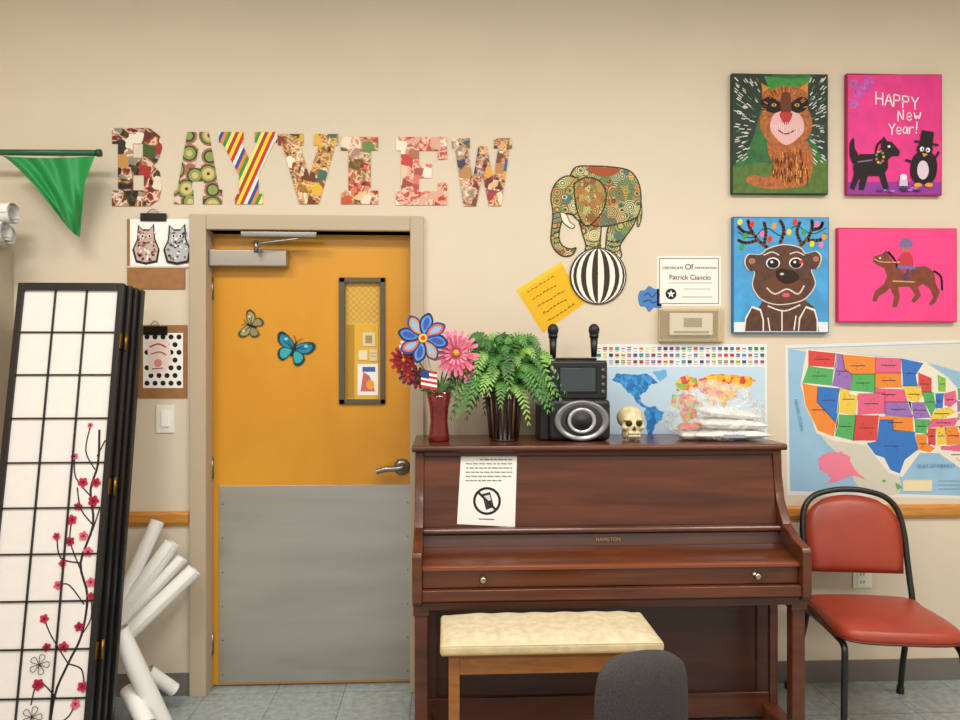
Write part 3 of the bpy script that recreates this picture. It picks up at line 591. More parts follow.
for k, (c, p) in enumerate(ss): f.stroke(p+[p[0]], .5, '#f4efe6', False, True)
f.poly(jag([(818, 458), (828, 452), (842, 452), (850, 458), (853, 468), (866, 480), (852, 475), (842, 479), (826, 485), (832, 477), (820, 470)], .9), '#e9829a')
f.poly(jag([(895, 482), (899, 484), (902, 488), (898, 490)], .5, 2), '#58ac64'); f.ell(884, 481, 2, 1.2, '#58ac64')
for k in range(3): f.stroke([(938, 481+k*4), (996, 481+k*4)], .6, '#7a8a98', False)
f.rect(903, 480, 932, 491, '#e8d9b0')
f.build('sheet', um); txt('ocean_label', 'GULF OF MEXICO', 936, 466, 5, '#3a76a8', .0075, um); txt('ocean_label2', 'PACIFIC OCEAN', 799, 415, 4.5, '#3a76a8', .0075, um, rot=radians(78))
# ================================================================= PIANO
PW = wood('piano_mahogany', '#452110', '#663319', .3, 2.6, (.7, 5, 9), .25)
PD = wood('piano_dark', '#381a0c', '#4e2512', .35, 3.0, (.8, 5, 10), .2)
PE = M('#2a0f09', .35)
pr = root('upright_piano')
xl, xr = -.275, 1.205
prof = [(.02, 0), (.02, 1.125), (.40, 1.125), (.405, 1.03), (.43, .93), (.485, .845), (.57, .805), (.635, .79), (.645, .775), (.645, .61), (.63, .59), (.37, .575), (.37, 0)]
extrude_profile('cheek_l', prof, xl, xl+.035, PW, pr, .004); extrude_profile('cheek_r', prof, xr-.035, xr, PW, pr, .004)
i0, i1 = xl+.035, xr-.035
extrude_profile('upper_panel', [(.34, 1.125), (.385, 1.125), (.435, .835), (.34, .835)], i0, i1, PW, pr, .002)
extrude_profile('desk_ledge', [(.34, .835), (.47, .835), (.475, .828), (.475, .818), (.455, .81), (.34, .81)], i0, i1, PW, pr, .002)
extrude_profile('fall_board_back', [(.34, .81), (.455, .81), (.47, .765), (.34, .765)], i0, i1, PD, pr, .001)
extrude_profile('fall_board', [(.36, .765), (.48, .765), (.598, .738), (.612, .728), (.612, .652), (.36, .652)], i0, i1, PW, pr, .003)
extrude_profile('fall_board_highlight_lip', [(.6, .735), (.622, .732), (.624, .718), (.6, .716)], i0, i1, M('#7c4126', .25), pr, .002)  # lip in lighter brown: the highlight along the fall board edge, painted as colour
extrude_profile('key_slip', [(.36, .65), (.635, .65), (.638, .612), (.62, .60), (.36, .60)], i0, i1, PW, pr, .003)
box('key_bed', i0, i1, -.62, -.34, .575, .6, PD, pr)
extrude_profile('lid', [(0.015, 1.127), (.42, 1.127), (.428, 1.137), (.425, 1.15), (.415, 1.153), (0.015, 1.153)], xl-.012, xr+.012, PW, pr, .003)
box('lid_molding', i0, i1, -.405, -.38, 1.108, 1.127, PD, pr, .003)
box('back', i0, i1, -.04, -.02, .05, 1.12, PE, pr)
box('lower_panel', i0, i1, -.35, -.33, .1, .575, PD, pr)
box('lower_rail', i0, i1, -.365, -.33, .03, .13, PW, pr, .003)
box('lower_stile_l', i0, i0+.05, -.36, -.34, .13, .575, PD, pr, .002); box('lower_stile_r', i1-.05, i1, -.36, -.34, .13, .575, PD, pr, .002)
box('bottom_board', i0, i1, -.34, -.03, .03, .06, PE, pr)
for x in (xl+.005, xr-.06):
    box('toe_block', x-.005, x+.06, -.66, -.3, 0.0, .085, PW, pr, .01, 3)
    box('leg', x+.002, x+.052, -.61, -.56, .085, .592, PW, pr, .006, 3); box('leg_collar', x-.003, x+.057, -.615, -.555, .55, .592, PW, pr, .004)
for kx, ky in ((483, 581), (757, 573)):
    x = X(kx, .62); z = .685
    lathe('knob', [(.014, 0), (.014, .002), (.005, .004), (.005, .012), (.012, .016), (.013, .022), (.007, .026)], (x, -.612, z), M('#b9b2a4', .2, 1), pr, 20, 'Y')
txt('maker_plate', 'HAMILTON', 0, 0, 4.2, '#b0854a', 0, pr, loc=(X(608, .47), -.4745, .79))
nt_ = root('no_phones_notice')
def pn(px, py, dd):
    d = .41
    for _ in range(4):
        z = P(px, py, d).z; d = .385+(1.125-z)/.29*.05
    return P(px, py, d+.0015+dd)
f = Flat(0, pn); f.poly([(461, 455), (517, 456), (515, 527), (457, 524)], '#e3e0dc')
f.ell(487, 501, 14, 14, '#1c1c1c', n=32); f.ell(487, 501, 11.4, 11.4, '#e3e0dc', n=32)
f.poly([(482, 494), (490, 492), (494, 507), (486, 510)], '#2b2b2b'); f.poly([(484, 496), (489.5, 494.8), (491, 500), (485.4, 501.6)], '#c9c9c9')
f.stroke([(478, 492), (496, 510)], 2.4, '#1c1c1c', False)
for r_ in range(6):
    x = 466 if r_ else 480
    while x < 512 - (12 if r_ == 5 else 0):
        w = random.uniform(2, 6); f.stroke([(x, 459.5+r_*4.2), (min(x+w, 512), 459.7+r_*4.2)], 1.1, '#74726e', False, True); x += w+1.4
f.stroke([(479, 519), (494, 519.5)], 1.1, '#66635f', False)
f.build('sheet', nt_)
# ================================================================= BENCH
bn = root('piano_bench')
BX0, BX1 = X(440, .92), X(664, .92)
UPH = M('#c8b48e', .9, noise=.16, nscale=26, bump=.45)
UPT = M('#cdbfa0', .9, noise=.14, nscale=34, bump=.5)
box('cushion_base', BX0, BX1, -.93, -.64, .530, .566, UPH, bn, .012, 4)
nx, ny = 48, 22; vs = []; fs = []
for j in range(ny+1):
    for i in range(nx+1):
        u, v = i/nx, j/ny; e = (1-abs(2*u-1)**10)*(1-abs(2*v-1)**6)
        z = .562+.024*e+.002*sin(u*pi*14)*e; vs.append((BX0+.004+(BX1-BX0-.008)*u, -.926+.282*v, z))
for j in range(ny):
    for i in range(nx): a = j*(nx+1)+i; fs.append((a, a+1, a+nx+2, a+nx+1))
mesh('cushion_top', vs, fs, UPT, bn, True)
tube('piping', [(BX0+.004, -.926, .535), (BX1-.004, -.926, .535)], .004, M('#98763f', .7), bn, smooth=False)
tube('piping_top', [(BX0+.008, -.925, .563), (BX1-.008, -.925, .563)], .0035, M('#d6c6a2', .7), bn, smooth=False)
BW = wood('bench_oak', '#8a5224', '#9e6630', .35, 4, (3, 3, 20))
box('apron_f', BX0+.03, BX1-.03, -.905, -.885, .46, .532, BW, bn, .003); box('apron_b', BX0+.03, BX1-.03, -.68, -.66, .46, .532, BW, bn, .003)
box('apron_l', BX0+.03, BX0+.05, -.9, -.66, .46, .532, BW, bn, .003); box('apron_r', BX1-.05, BX1-.03, -.9, -.66, .46, .532, BW, bn, .003)
for x in (BX0+.028, BX1-.066):
    for y in (-.91, -.695): box('leg', x, x+.036, y, y+.036, 0, .532, BW, bn, .003)
# ================================================================= OFFICE CHAIR (seat on the camera side)
c = P(643, 700, 1.45)
oc = root('office_chair', (c.x, c.y, 0), (0, 0, radians(180+28)))
FB = M('#3b3737', .95, noise=.35, nscale=260, bump=.3)
nu, nv = 16, 14
def bkpt(u, v, off):
    w = .155*(1-abs(v-.42)**5*1.4); x = u*w
    z = .36+v*.385-.036*abs(u)**4*(1 if v > .5 else -1)*abs(v-.5)*2+.022*u*max(0, v-.4)
    e = (1-abs(u)**4)*(1-abs(2*v-1)**6)
    y = -.02*(1-u*u)+off*(.010+.03*max(e, 0)); return (x, y, z)
vs = []; fs = []
for sgn in (-1, 1):
    for j in range(nv+1):
        for i in range(nu+1): vs.append(bkpt(-1+2*i/nu, j/nv, sgn))
n1_ = (nu+1)*(nv+1)
for s_ in (0, 1):
    for j in range(nv):
        for i in range(nu):
            a = s_*n1_+j*(nu+1)+i; q = (a, a+1, a+nu+2, a+nu+1); fs.append(q if s_ == 0 else q[::-1])
per = [i for i in range(nu+1)]+[j*(nu+1)+nu for j in range(1, nv+1)]+[nv*(nu+1)+i for i in range(nu-1, -1, -1)]+[j*(nu+1) for j in range(nv-1, 0, -1)]
for a, b_ in zip(per, per[1:]+per[:1]): fs.append((b_, a, a+n1_, b_+n1_))
o = mesh('backrest', vs, fs, FB, oc, True); s = o.modifiers.new('s', 'SUBSURF'); s.levels = 1; s.render_levels = 1
BKP = M('#161616', .45)
box('seat', -.22, .22, .05, .47, .42, .49, FB, oc, .03, 4); tube('back_bar', [(0, -.04, .5), (0, -.06, .43), (0, .1, .40), (0, .25, .40)], .018, BKP, oc)
cyl('stem', (0, .26, .12), (0, .26, .42), .025, BKP, oc)
for k in range(5):
    a = k*2*pi/5+.3; e = (.27*cos(a), .26+.27*sin(a), .07)
    tube('base_leg', [(0, .26, .12), (e[0]*.5, .26+(e[1]-.26)*.5, .11), e], .016, BKP, oc)
    cyl('caster', (e[0]-.012, e[1], .027), (e[0]+.012, e[1], .027), .027, BKP, oc)
# ================================================================= RED CHAIR
cxr = X(843, .1); hw = .212
_a = radians(-8); _p = Vector((cxr, -.12, 0)); _R = Matrix.Rotation(_a, 3, 'Z')
_l = _p-_R@_p
ch = root('stacking_chair', (_l.x, _l.y-.035, 0), (0, 0, _a))
VR = M('#9c3b28', .38, noise=.12, nscale=9, bump=.05); BK = M('#1a1817', .35)
def fy(z): return .05+.18*min(z/.45, 1) if z < .45 else .23-(z-.45)*.27
zs = [0.012, .2, .4, .47, .55, .65, .74]
L = [(cxr-hw-(.03 if z < .1 else .01 if z < .3 else 0), -fy(z), z) for z in zs]
top = [(cxr-hw*.93, -fy(.83), .83), (cxr-hw*.72, -fy(.885), .885), (cxr-hw*.35, -fy(.91), .91), (cxr, -fy(.917), .917)]
Rr = [(2*cxr-p[0], p[1], p[2]) for p in (L+top[:-1])][::-1]
tube('rear_frame', L+top+Rr, .0125, BK, ch)
vs = []; fs = []; rows = 10; cols = 10
outline = lambda t: (.188+.012*sin(pi*t))*(1 if t < .65 else sqrt(max(0, 1-((t-.65)/.35)**2*.62)))
for side in (0, 1):
    for j in range(rows+1):
        t = j/rows; z = .575+t*.318
        for i in range(cols+1):
            u = -1+2*i/cols; zz = z-(.02*u*u*t); e = (1-u**4)*(1-(2*t-1)**6)
            y = -fy(zz)+(-1 if side == 0 else 1)*(.006+.02*max(0, e)); vs.append((cxr+u*outline(t), y, zz))
n1_ = (rows+1)*(cols+1)
for s_ in (0, 1):
    for j in range(rows):
        for i in range(cols):
            a = s_*n1_+j*(cols+1)+i; q = (a, a+1, a+cols+2, a+cols+1); fs.append(q if s_ == 0 else q[::-1])
per = [i for i in range(cols+1)]+[j*(cols+1)+cols for j in range(1, rows+1)]+[rows*(cols+1)+i for i in range(cols-1, -1, -1)]+[j*(cols+1) for j in range(rows-1, 0, -1)]
for a, b_ in zip(per, per[1:]+per[:1]): fs.append((b_, a, a+n1_, b_+n1_))
mesh('back_pad', vs, fs, VR, ch, True)
seat = []
for px_, py_ in [(-.185, -.20), (.185, -.20), (.215, -.34), (.225, -.48), (.215, -.58), (.155, -.63), (0, -.64), (-.155, -.63), (-.215, -.58), (-.225, -.48), (-.215, -.34)]: seat.append(Vector((cxr+px_, py_, 0)))
sm = catmull(seat, True, 5); n = len(sm); cc = Vector((cxr, -.42, 0)); vs = []; fs = []
rings_ = [(.94, .425), (1.0, .432), (1.02, .45), (1.0, .468), (.95, .479), (.8, .487), (.5, .492), (.2, .493)]
for k, z in rings_:
    for p in sm: q = cc+(p-cc)*k; vs.append((q.x, q.y, z))
for j in range(len(rings_)-1):
    for i in range(n): fs.append((j*n+i, j*n+(i+1) % n, (j+1)*n+(i+1) % n, (j+1)*n+i))
fs.append(tuple(range(n))[::-1]); fs.append(tuple(range((len(rings_)-1)*n, len(rings_)*n)))
mesh('seat_pad', vs, fs, VR, ch, True)
tube('seat_piping', [cc+(p-cc)*1.02+Vector((0, 0, .436)) for p in sm], .005, M('#5e2018', .5), ch, True, False)
for sg in (-1, 1):
    x = cxr+sg*.208
    tube('front_leg', [(cxr+sg*hw, -.22, .41), (x, -.35, .415), (x, -.52, .415), (x, -.585, .405), (x+sg*.004, -.605, .36), (x+sg*.010, -.615, .2), (x+sg*.014, -.62, .012)], .0125, BK, ch)
    cyl('foot_cap', (x+sg*.014, -.62, 0), (x+sg*.014, -.62, .03), .016, BK, ch); cyl('foot_cap', (L[0][0] if sg < 0 else 2*cxr-L[0][0], L[0][1], 0), (L[0][0] if sg < 0 else 2*cxr-L[0][0], L[0][1]-.003, .03), .016, BK, ch)
tube('cross_bar', [(cxr-.208, -.5, .41), (cxr+.208, -.5, .41)], .01, BK, ch, smooth=False); tube('cross_bar', [(cxr-.2, -.25, .41), (cxr+.2, -.25, .41)], .01, BK, ch, smooth=False)
# ================================================================= SHOJI SCREEN
sx0, sx1 = X(18, .3), X(124, .3); SW = sx1-sx0; SH = 1.79
sh = root('folding_shoji_screen', (sx0, -.60, .035), (-math.asin(.3/1.79), 0, 0))
PB = M('#151213', .35); RP = M('#e6dfdb', .8, noise=.02, nscale=20)
def panel(y0, x0, front=False):
    w = .024; x1 = x0+SW
    box('stile', x0, x0+w, y0, y0+.024, 0, SH, PB, sh, .002); box('stile', x1-w, x1, y0, y0+.024, 0, SH, PB, sh, .002)
    box('rail', x0+w, x1-w, y0, y0+.024, SH-.03, SH, PB, sh); box('rail', x0+w, x1-w, y0, y0+.024, 0.0, .05, PB, sh)
    box('paper', x0+w*.5, x1-w*.5, y0+.011, y0+.013, .03, SH-.02, RP, sh)
    if front:
        for k in (1, 2): xx = x0+w+(SW-2*w)*k/3; box('lattice_v', xx-.003, xx+.003, y0+.004, y0+.011, .05, SH-.03, PB, sh)
        for k in range(1, 10): zz = .05+(SH-.08)*k/10; box('lattice_h', x0+w, x1-w, y0+.005, y0+.011, zz-.003, zz+.003, PB, sh)
panel(0, 0, True); panel(.034, .012); panel(.068, .022); panel(.102, .034)
for z in (.35, .95, 1.52):
    for y in (.029, .097): cyl('hinge', (SW+.012, y, z), (SW+.012, y, z+.07), .006, M('#8a6a30', .35, .9), sh)
    box('hinge_leaf', SW+.0, SW+.003, .002, .022, z+.005, z+.065, M('#8a6a30', .35, .9), sh)
f = Flat(0, lambda a, b_, dd: Vector((a, .0106-dd, b_)))
BRC = '#33292a'
f.stroke([(SW-.15, .0), (SW-.14, .22), (SW-.10, .34), (SW-.06, .44), (SW-.05, .58), (SW-.085, .7), (SW-.05, .84), (SW-.07, .97), (SW-.05, 1.07), (SW-.055, 1.2)], .009, BRC)
for k, p in enumerate([[(SW-.10, .34), (SW-.17, .44), (SW-.2, .5)], [(SW-.06, .55), (SW-.12, .62), (SW-.16, .62)], [(SW-.085, .68), (SW-.13, .78), (SW-.13, .86)], [(SW-.07, .95), (SW-.13, 1.02), (SW-.14, 1.1)], [(SW-.05, .82), (SW-.03, .9)], [(SW-.06, 1.05), (SW-.1, 1.12), (SW-.09, 1.22)], [(SW-.13, .22), (SW-.2, .28), (SW-.22, .2)], [(SW-.06, .44), (SW-.03, .5), (SW-.035, .58)], [(SW-.1, .34), (SW-.05, .32), (SW-.035, .26)], [(SW-.14, .12), (SW-.08, .16), (SW-.06, .22)], [(SW-.055, 1.1), (SW-.03, 1.16)], [(SW-.05, .84), (SW-.1, .9), (SW-.12, .98)], [(SW-.085, .7), (SW-.16, .72), (SW-.18, .8)]]): f.stroke(p, .005, BRC)
for k, (a, b_, s_) in enumerate([(SW-.2, .5, 1), (SW-.16, .62, 1), (SW-.13, .78, 1), (SW-.13, .86, 1.1), (SW-.06, .74, 1.1), (SW-.055, .93, 1.2), (SW-.1, 1.0, 1.1), (SW-.14, 1.1, .8), (SW-.07, .47, 1), (SW-.12, .4, 1.1), (SW-.09, 1.22, .6), (SW-.2, .27, 1.2), (SW-.15, .7, .8), (SW-.04, .63, 1), (SW-.11, .91, .9), (SW-.04, .26, 1.1), (SW-.06, .2, 1), (SW-.18, .4, .9), (SW-.035, .58, .8), (SW-.08, .8, 1), (SW-.05, 1.0, 1), (SW-.18, .8, .8)]):
    for j in range(5): an = j*2*pi/5+k; f.ell(a+.009*s_*cos(an), b_+.009*s_*sin(an), .0095*s_, .0075*s_, ['#c02a4c', '#d8607a', '#a81d3c'][k % 3], an, 10, same=j > 0)
    f.ell(a, b_, .004, .004, '#5a1020')
for (a, b_) in ((SW-.21, .16), (SW-.10, .09), (SW-.2, .34)):
    for j in range(5): an = j*2*pi/5; f.stroke([(a, b_), (a+.03*cos(an-.35), b_+.03*sin(an-.35)), (a+.036*cos(an), b_+.036*sin(an)), (a+.03*cos(an+.35), b_+.03*sin(an+.35)), (a, b_)], .0025, BRC)
f.build('blossom_painting', sh)
# ================================================================= CABINET + rolls on top
cb = root('storage_cabinet'); CM = M('#b3a793', .45)
cx1 = X(14, .0); box('body', -2.97, cx1, -.30, -.002, .0, 1.97, CM, cb, .006); box('door_panel', -2.95, -2.58, -.312, -.3, .06, 1.93, CM, cb, .004); box('door_panel', -2.57, cx1-.02, -.312, -.3, .06, 1.93, CM, cb, .004)
tube('handle', [(-2.6, -.315, 1.0), (-2.6, -.335, 1.02), (-2.6, -.335, 1.12), (-2.6, -.315, 1.14)], .006, ST, cb)
def roll(p1, p2, r, parent, nm='paper_roll'):
    p1 = Vector(p1); p2 = Vector(p2); q = (p2-p1).to_track_quat('Z', 'Y'); L_ = (p2-p1).length; vs = []; fs = []; n = 70
    for i in range(n+1):
        a = i/n*2*pi*2.6; rr = r*(1-.32*i/n)
        for z in (0, L_): vs.append(p1+q@Vector((rr*cos(a), rr*sin(a), z)))
    for i in range(n): fs.append((2*i, 2*i+2, 2*i+3, 2*i+1))
    return mesh(nm, vs, fs, M('#eae8e4', .55), parent, True)
rt = root('rolled_paper')
roll((X(9, .12), -.12, 2.017), (X(9, .12)-.5, -.05, 2.017), .045, rt); roll((X(6, .22), -.22, 2.015), (X(6, .22)-.5, -.18, 2.015), .042, rt); roll((X(14, .17), -.17, 2.10), (X(14, .17)-.5, -.12, 2.10), .045, rt)
# ================================================================= PAPER ROLLS leaning in corner
rp = root('rolled_posters')
def floor_from(top, low_px, low_py, low_d):
    a = P(*top); b_ = P(low_px, low_py, low_d); t = (a.z-.03)/(a.z-b_.z); return a, a+(b_-a)*t
for tp, lo, r_ in (((158, 521, .07), (122, 600, .16), .032), ((173, 543, .09), (126, 606, .16), .036), ((183, 558, .07), (124, 622, .17), .030), ((195, 570, .13), (126, 636, .24), .036)):
    a, b_ = floor_from(tp, *lo)
    if b_.x < -2.05: b_ = a+(b_-a)*((a.x+2.05)/(a.x-b_.x))
    roll(a, b_, r_, rp)
roll(P(118, 630, .36), P(163, 726, .30), .040, rp); roll(P(148, 672, .20), P(174, 690, .14), .030, rp); roll(P(128, 690, .30), P(148, 726, .42), .034, rp)
# ================================================================= GREEN PENNANT
gp = root('green_pennant'); gd = .12
cyl('pole', P(-60, 152, gd), P(100, 153, gd), .013, M('#1e5a3a', .4), gp)
cyl('pole_tip', P(97, 153, gd), P(101, 153, gd), .016, M('#174a2e', .4), gp)
cyl('bracket', P(60, 153, 0), P(60, 153, gd), .006, ST, gp); cyl('bracket', P(-40, 153, 0), P(-40, 153, gd), .006, ST, gp)
vs = []; fs = []; nu, nv = 48, 30
for j in range(nv+1):
    v = j/nv
    xl_ = 2+(64-2)*v**.8; xr_ = 95-8*min(1, v*3)-(87-80)*v
    for i in range(nu+1):
        u = i/nu; px_ = xl_+(xr_-xl_)*u; py_ = 156+v*(81-14*(1-u))+sin(u*pi)*2
        p = P(px_, py_, gd+.014+.028*sin(u*7+v*5)*(.25+v)+.012*sin(u*21-v*4)*(1-v*.6)); vs.append(p)
for j in range(nv):
    for i in range(nu): a = j*(nu+1)+i; fs.append((a, a+1, a+nu+2, a+nu+1))
mesh('cloth', vs, fs, M('#1f8f49', .55, noise=.06, nscale=6), gp, True)
# ================================================================= ITEMS ON PIANO
TZ = 1.153
vr = root('flower_vase'); vx = X(439, .26); vy = -.26
lathe('vase', [(.038, 0), (.045, .004), (.042, .03), (.036, .08), (.040, .14), (.054, .205), (.051, .207), (.036, .14), (.032, .08), (.036, .03), (.001, .02)], (vx, vy, TZ), M('#8c1f26', .08, trans=.45, coat=.5), vr)
def flower(px, py, d, r, col, col2, n=14, layers=3):
    c0 = P(px, py, d); vs = []; fs = []; ix = []
    for l in range(layers):
        rr = r*(1-l*.24); nn = n-l*2
        for k in range(nn):
            a = 2*pi*k/nn+l*.3+random.uniform(-.1, .1); w = pi/nn*1.25; base = len(vs)
            for (t, s_, y) in ((.12, 0, 0), (.55, -w*.7, -.25-l*.2), (1, -w*.4, -.12-l*.42), (1.06, 0, -.1-l*.42), (1, w*.4, -.12-l*.42), (.55, w*.7, -.25-l*.2), (.55, 0, -.2-l*.2)):
                vs.append(c0+Vector((cos(a+s_)*t*rr, y*rr*.55, sin(a+s_)*t*rr)))
            fs += [(base, base+1, base+6), (base, base+6, base+5), (base+1, base+2, base+3, base+6), (base+6, base+3, base+4, base+5)]; ix += [l % 2]*4
    mesh('blossom', vs, fs, [M(col, .7), M(col2, .7)], vr, True, ix)
    ell('blossom_core', c0+Vector((0, -r*.3, 0)), (r*.15, r*.12, r*.15), M('#d9a83a'), vr, 12)
    tube('stem', [c0, c0.lerp(Vector((vx, vy, TZ+.2)), .6)+Vector((0, .01, 0)), (vx, vy, TZ+.17), (vx, vy, TZ+.05)], .003, M('#3a6a2a'), vr)
flower(456, 353, .30, .092, '#ee86a4', '#e0607f', 20, 4); flower(404, 360, .28, .058, '#b0222a', '#8f1a22', 12); flower(466, 371, .27, .05, '#f2a0b4', '#e0708c', 12); flower(440, 388, .24, .045, '#ded2e8', '#9a70b0', 10, 2); flower(418, 378, .22, .045, '#a31d26', '#c93a35', 10); flower(408, 375, .25, .04, '#3a3f70', '#c93a35', 9, 2)
flower(409, 347, .22, .04, '#f2ede4', '#d9334a', 10, 2); flower(448, 337, .25, .038, '#f6a6b8', '#efc7cf', 10, 2)
def leaf(p, dirv, L_, w, col, par):
    d_ = Vector(dirv).normalized(); s_ = d_.cross(Vector((0, 1, 0))).normalized(); p = Vector(p)
    vs = [p, p+d_*L_*.35+s_*w, p+d_*L_*.75+s_*w*.7, p+d_*L_+Vector((0, -.01, -.01)), p+d_*L_*.75-s_*w*.7, p+d_*L_*.35-s_*w]
    mesh('leaf', vs, [(0, 1, 2, 3, 4, 5)], M(col, .6), par)
for k in range(20):
    a = radians(random.uniform(10, 170)); leaf((vx, vy-.02, TZ+.2), (cos(a), random.uniform(-.4, .3), sin(a)*.8), random.uniform(.05, .10), .012, random.choice(['#3f6a34', '#5a7d46', '#2e5228']), vr)
pc = (423, 338); f = Flat(.36)
for k in range(8):
    a = k*pi/4+.25; c_, s_ = cos(a), sin(a)
    T = lambda pts: [(pc[0]+x*c_-y*s_, pc[1]+x*s_+y*c_) for x, y in pts]
    f.poly(T([(2, 0), (9, -6), (19, -7), (26, 0), (19, 6), (9, 4)]), ['#232a55', '#2d4590'][k % 2], True)
    f.poly(T([(5, 0), (10, -4.4), (18, -5.2), (23.5, 0), (18, 4.4), (10, 2.4)]), ['#4a7fd0', '#d8903a', '#5a90d0', '#cf6a40'][k % 4], True)
    f.poly(T([(8, 0), (12, -3), (18, -3), (21, 0), (16, 2.4)]), '#8ab0e0' if k % 2 else '#3a55a8', True)
f.ell(*pc, 4.5, 4.5, '#e8c23a'); f.ell(*pc, 2.4, 2.4, '#d8402f'); f.build('pinwheel', vr)
tube('pinwheel_stick', [P(423, 338, .355), (vx-.01, vy-.01, TZ+.19), (vx+.005, vy, TZ+.03)], .003, M('#d9d5cc'), vr)
f = Flat(.37)
for k in range(7): f.poly([(421, 369+k*2.6), (437, 372+k*2.6), (437, 374.6+k*2.6), (421, 371.6+k*2.6)], '#c22a33' if k % 2 == 0 else '#f1eeea')
f.poly([(421, 369), (429, 370.5), (429, 379), (421, 377.5)], '#2b3f80'); f.build('small_flag', vr); tube('flag_stick', [P(421, 366, .37), (vx-.01, vy-.02, TZ+.17)], .002, M('#c9a25a'), vr, smooth=False)
# fern
fr = root('potted_fern'); fx = X(504, .24); fy_ = -.24
PM = M('#2a1a14', .35, noise=.4, nscale=60)
lathe('pot', [(.058, 0), (.060, .005), (.054, .01), (.060, .09), (.074, .185), (.078, .19), (.078, .2), (.07, .2), (.06, .18)], (fx, fy_, TZ), PM, fr, 24)
for k in range(18):
    a = 2*pi*k/18; cyl('wicker_rib', (fx+.058*cos(a), fy_+.058*sin(a), TZ+.01), (fx+.076*cos(a), fy_+.076*sin(a), TZ+.185), .0045, M('#5a3a26' if k % 2 else '#1f120e', .4), fr, seg=8)
vs = []; fs = []; ix = []
for k in range(120):
    a = 2*pi*k/95*13.0+random.uniform(-.2, .2)
    big = k % 5 < 3
    Lf = random.uniform(.22, .27) if big else random.uniform(.10, .18); rise = random.uniform(.10, .30) if big else random.uniform(.22, .34)
    rad = Vector((cos(a), sin(a)*.5, 0))
    if rad.y > 0: rad.y *= .6
    droop = random.uniform(.08, .22) if big else .03
    p0 = Vector((fx, fy_, TZ+.19)); pts = []
    n = 20
    for i in range(n+1):
        t = i/n; z_ = rise*2.2*t*(1-t*.70)-droop*t**2.5
        pts.append(p0+rad*Lf*(t**.9)+Vector((0, -.02*t if rad.x > .4 else 0, z_)))
    for i in range(1, n):
        t = i/n; T_ = (pts[i+1]-pts[i-1]).normalized(); side = T_.cross(Vector((0, -.8, .8)))
        if side.length < .1: side = Vector((1, 0, 0))
        side.normalize(); ll = .031*sin(pi*min(1, t*.88+.14))**.8+.004; w = .0056
        for sg in (-1, 1):
            o_ = pts[i]; e = o_+side*sg*ll+T_*.010+Vector((0, 0, -.004-random.uniform(0, .005))); b0 = len(vs)
            vs += [o_-T_*w*.7, o_+T_*w*.7, o_.lerp(e, .6)+T_*w, e, o_.lerp(e, .6)-T_*w*.9]; fs.append((b0, b0+1, b0+2, b0+3, b0+4)); ix.append(k % 4)
    for i in range(n):
        b0 = len(vs); vs += [pts[i]+Vector((0, 0, .0015)), pts[i+1]+Vector((0, 0, .0015)), pts[i+1]-Vector((0, 0, .0015)), pts[i]-Vector((0, 0, .0015))]; fs.append((b0, b0+1, b0+2, b0+3)); ix.append(2)
vs = [Vector((v.x, v.y, max(v.z, TZ+.012))) for v in vs]
mesh('fronds', vs, fs, [M('#578f3c', .55), M('#3f7830', .55), M('#2f6028', .55), M('#86b456', .55)], fr, False, ix)
# PA speaker
sp = root('karaoke_speaker')
SB = M('#17171a', .42, noise=.1, nscale=80); x0 = X(549, .30); x1 = X(611, .30); xm = (x0+x1)/2
box('speaker_cabinet', x0, x1, -.30, -.12, TZ+.001, TZ+.175, SB, sp, .022, 4)
box('side_module', x0-.035, x0+.01, -.27, -.12, TZ+.001, TZ+.15, SB, sp, .01, 3)
lathe('horn_ring', [(.078, 0), (.1, .004), (.106, .014), (.1, .022), (.09, .02), (.078, .008)], (xm+.005, -.298, TZ+.087), M('#8b8b8c', .3, .5), sp, 40, 'Y', sx=1.08, sy=.8)
lathe('cone', [(.088, 0), (.08, .009), (.06, .004)], (xm+.005, -.302, TZ+.087), M('#2a2a2c', .6), sp, 40, 'Y', sx=1.08, sy=.8)
lathe('driver_ring', [(.058, 0), (.064, .006), (.058, .012), (.05, .008), (.034, .0), (.03, .002), (.022, .010), (.001, .014)], (xm+.005, -.308, TZ+.087), M('#c8c8c9', .25, .6), sp, 40, 'Y', sx=.95, sy=.85)
lathe('driver_cone', [(.048, 0), (.044, .006), (.03, .003), (.022, .012), (.001, .015)], (xm+.005, -.313, TZ+.087), M('#1b1b1d', .5), sp, 32, 'Y', sx=.95, sy=.85)
box('neck', x0+.012, x1-.02, -.265, -.135, TZ+.15, TZ+.19, SB, sp, .004)
box('control_head', x0+.0, x1-.008, -.275, -.13, TZ+.17, TZ+.335, SB, sp, .012, 3)
box('display_bezel', x0+.042, x1-.052, -.277, -.273, TZ+.197, TZ+.312, M('#0c0c0d', .3), sp, .003); box('display', x0+.05, x1-.06, -.279, -.274, TZ+.205, TZ+.304, M('#3c4548', .15), sp, .002)
for j in range(4):
    lathe('button', [(.007, 0), (.006, .004)], (x0+.02, -.275, TZ+.205+j*.03), M('#8a8a8a', .4), sp, 12, 'Y'); lathe('button', [(.009, 0), (.008, .006)], (x1-.028, -.275, TZ+.205+j*.03), M('#55575a', .3), sp, 14, 'Y')
box('handle', x0+.03, x1-.04, -.22, -.17, TZ+.335, TZ+.347, SB, sp, .006)
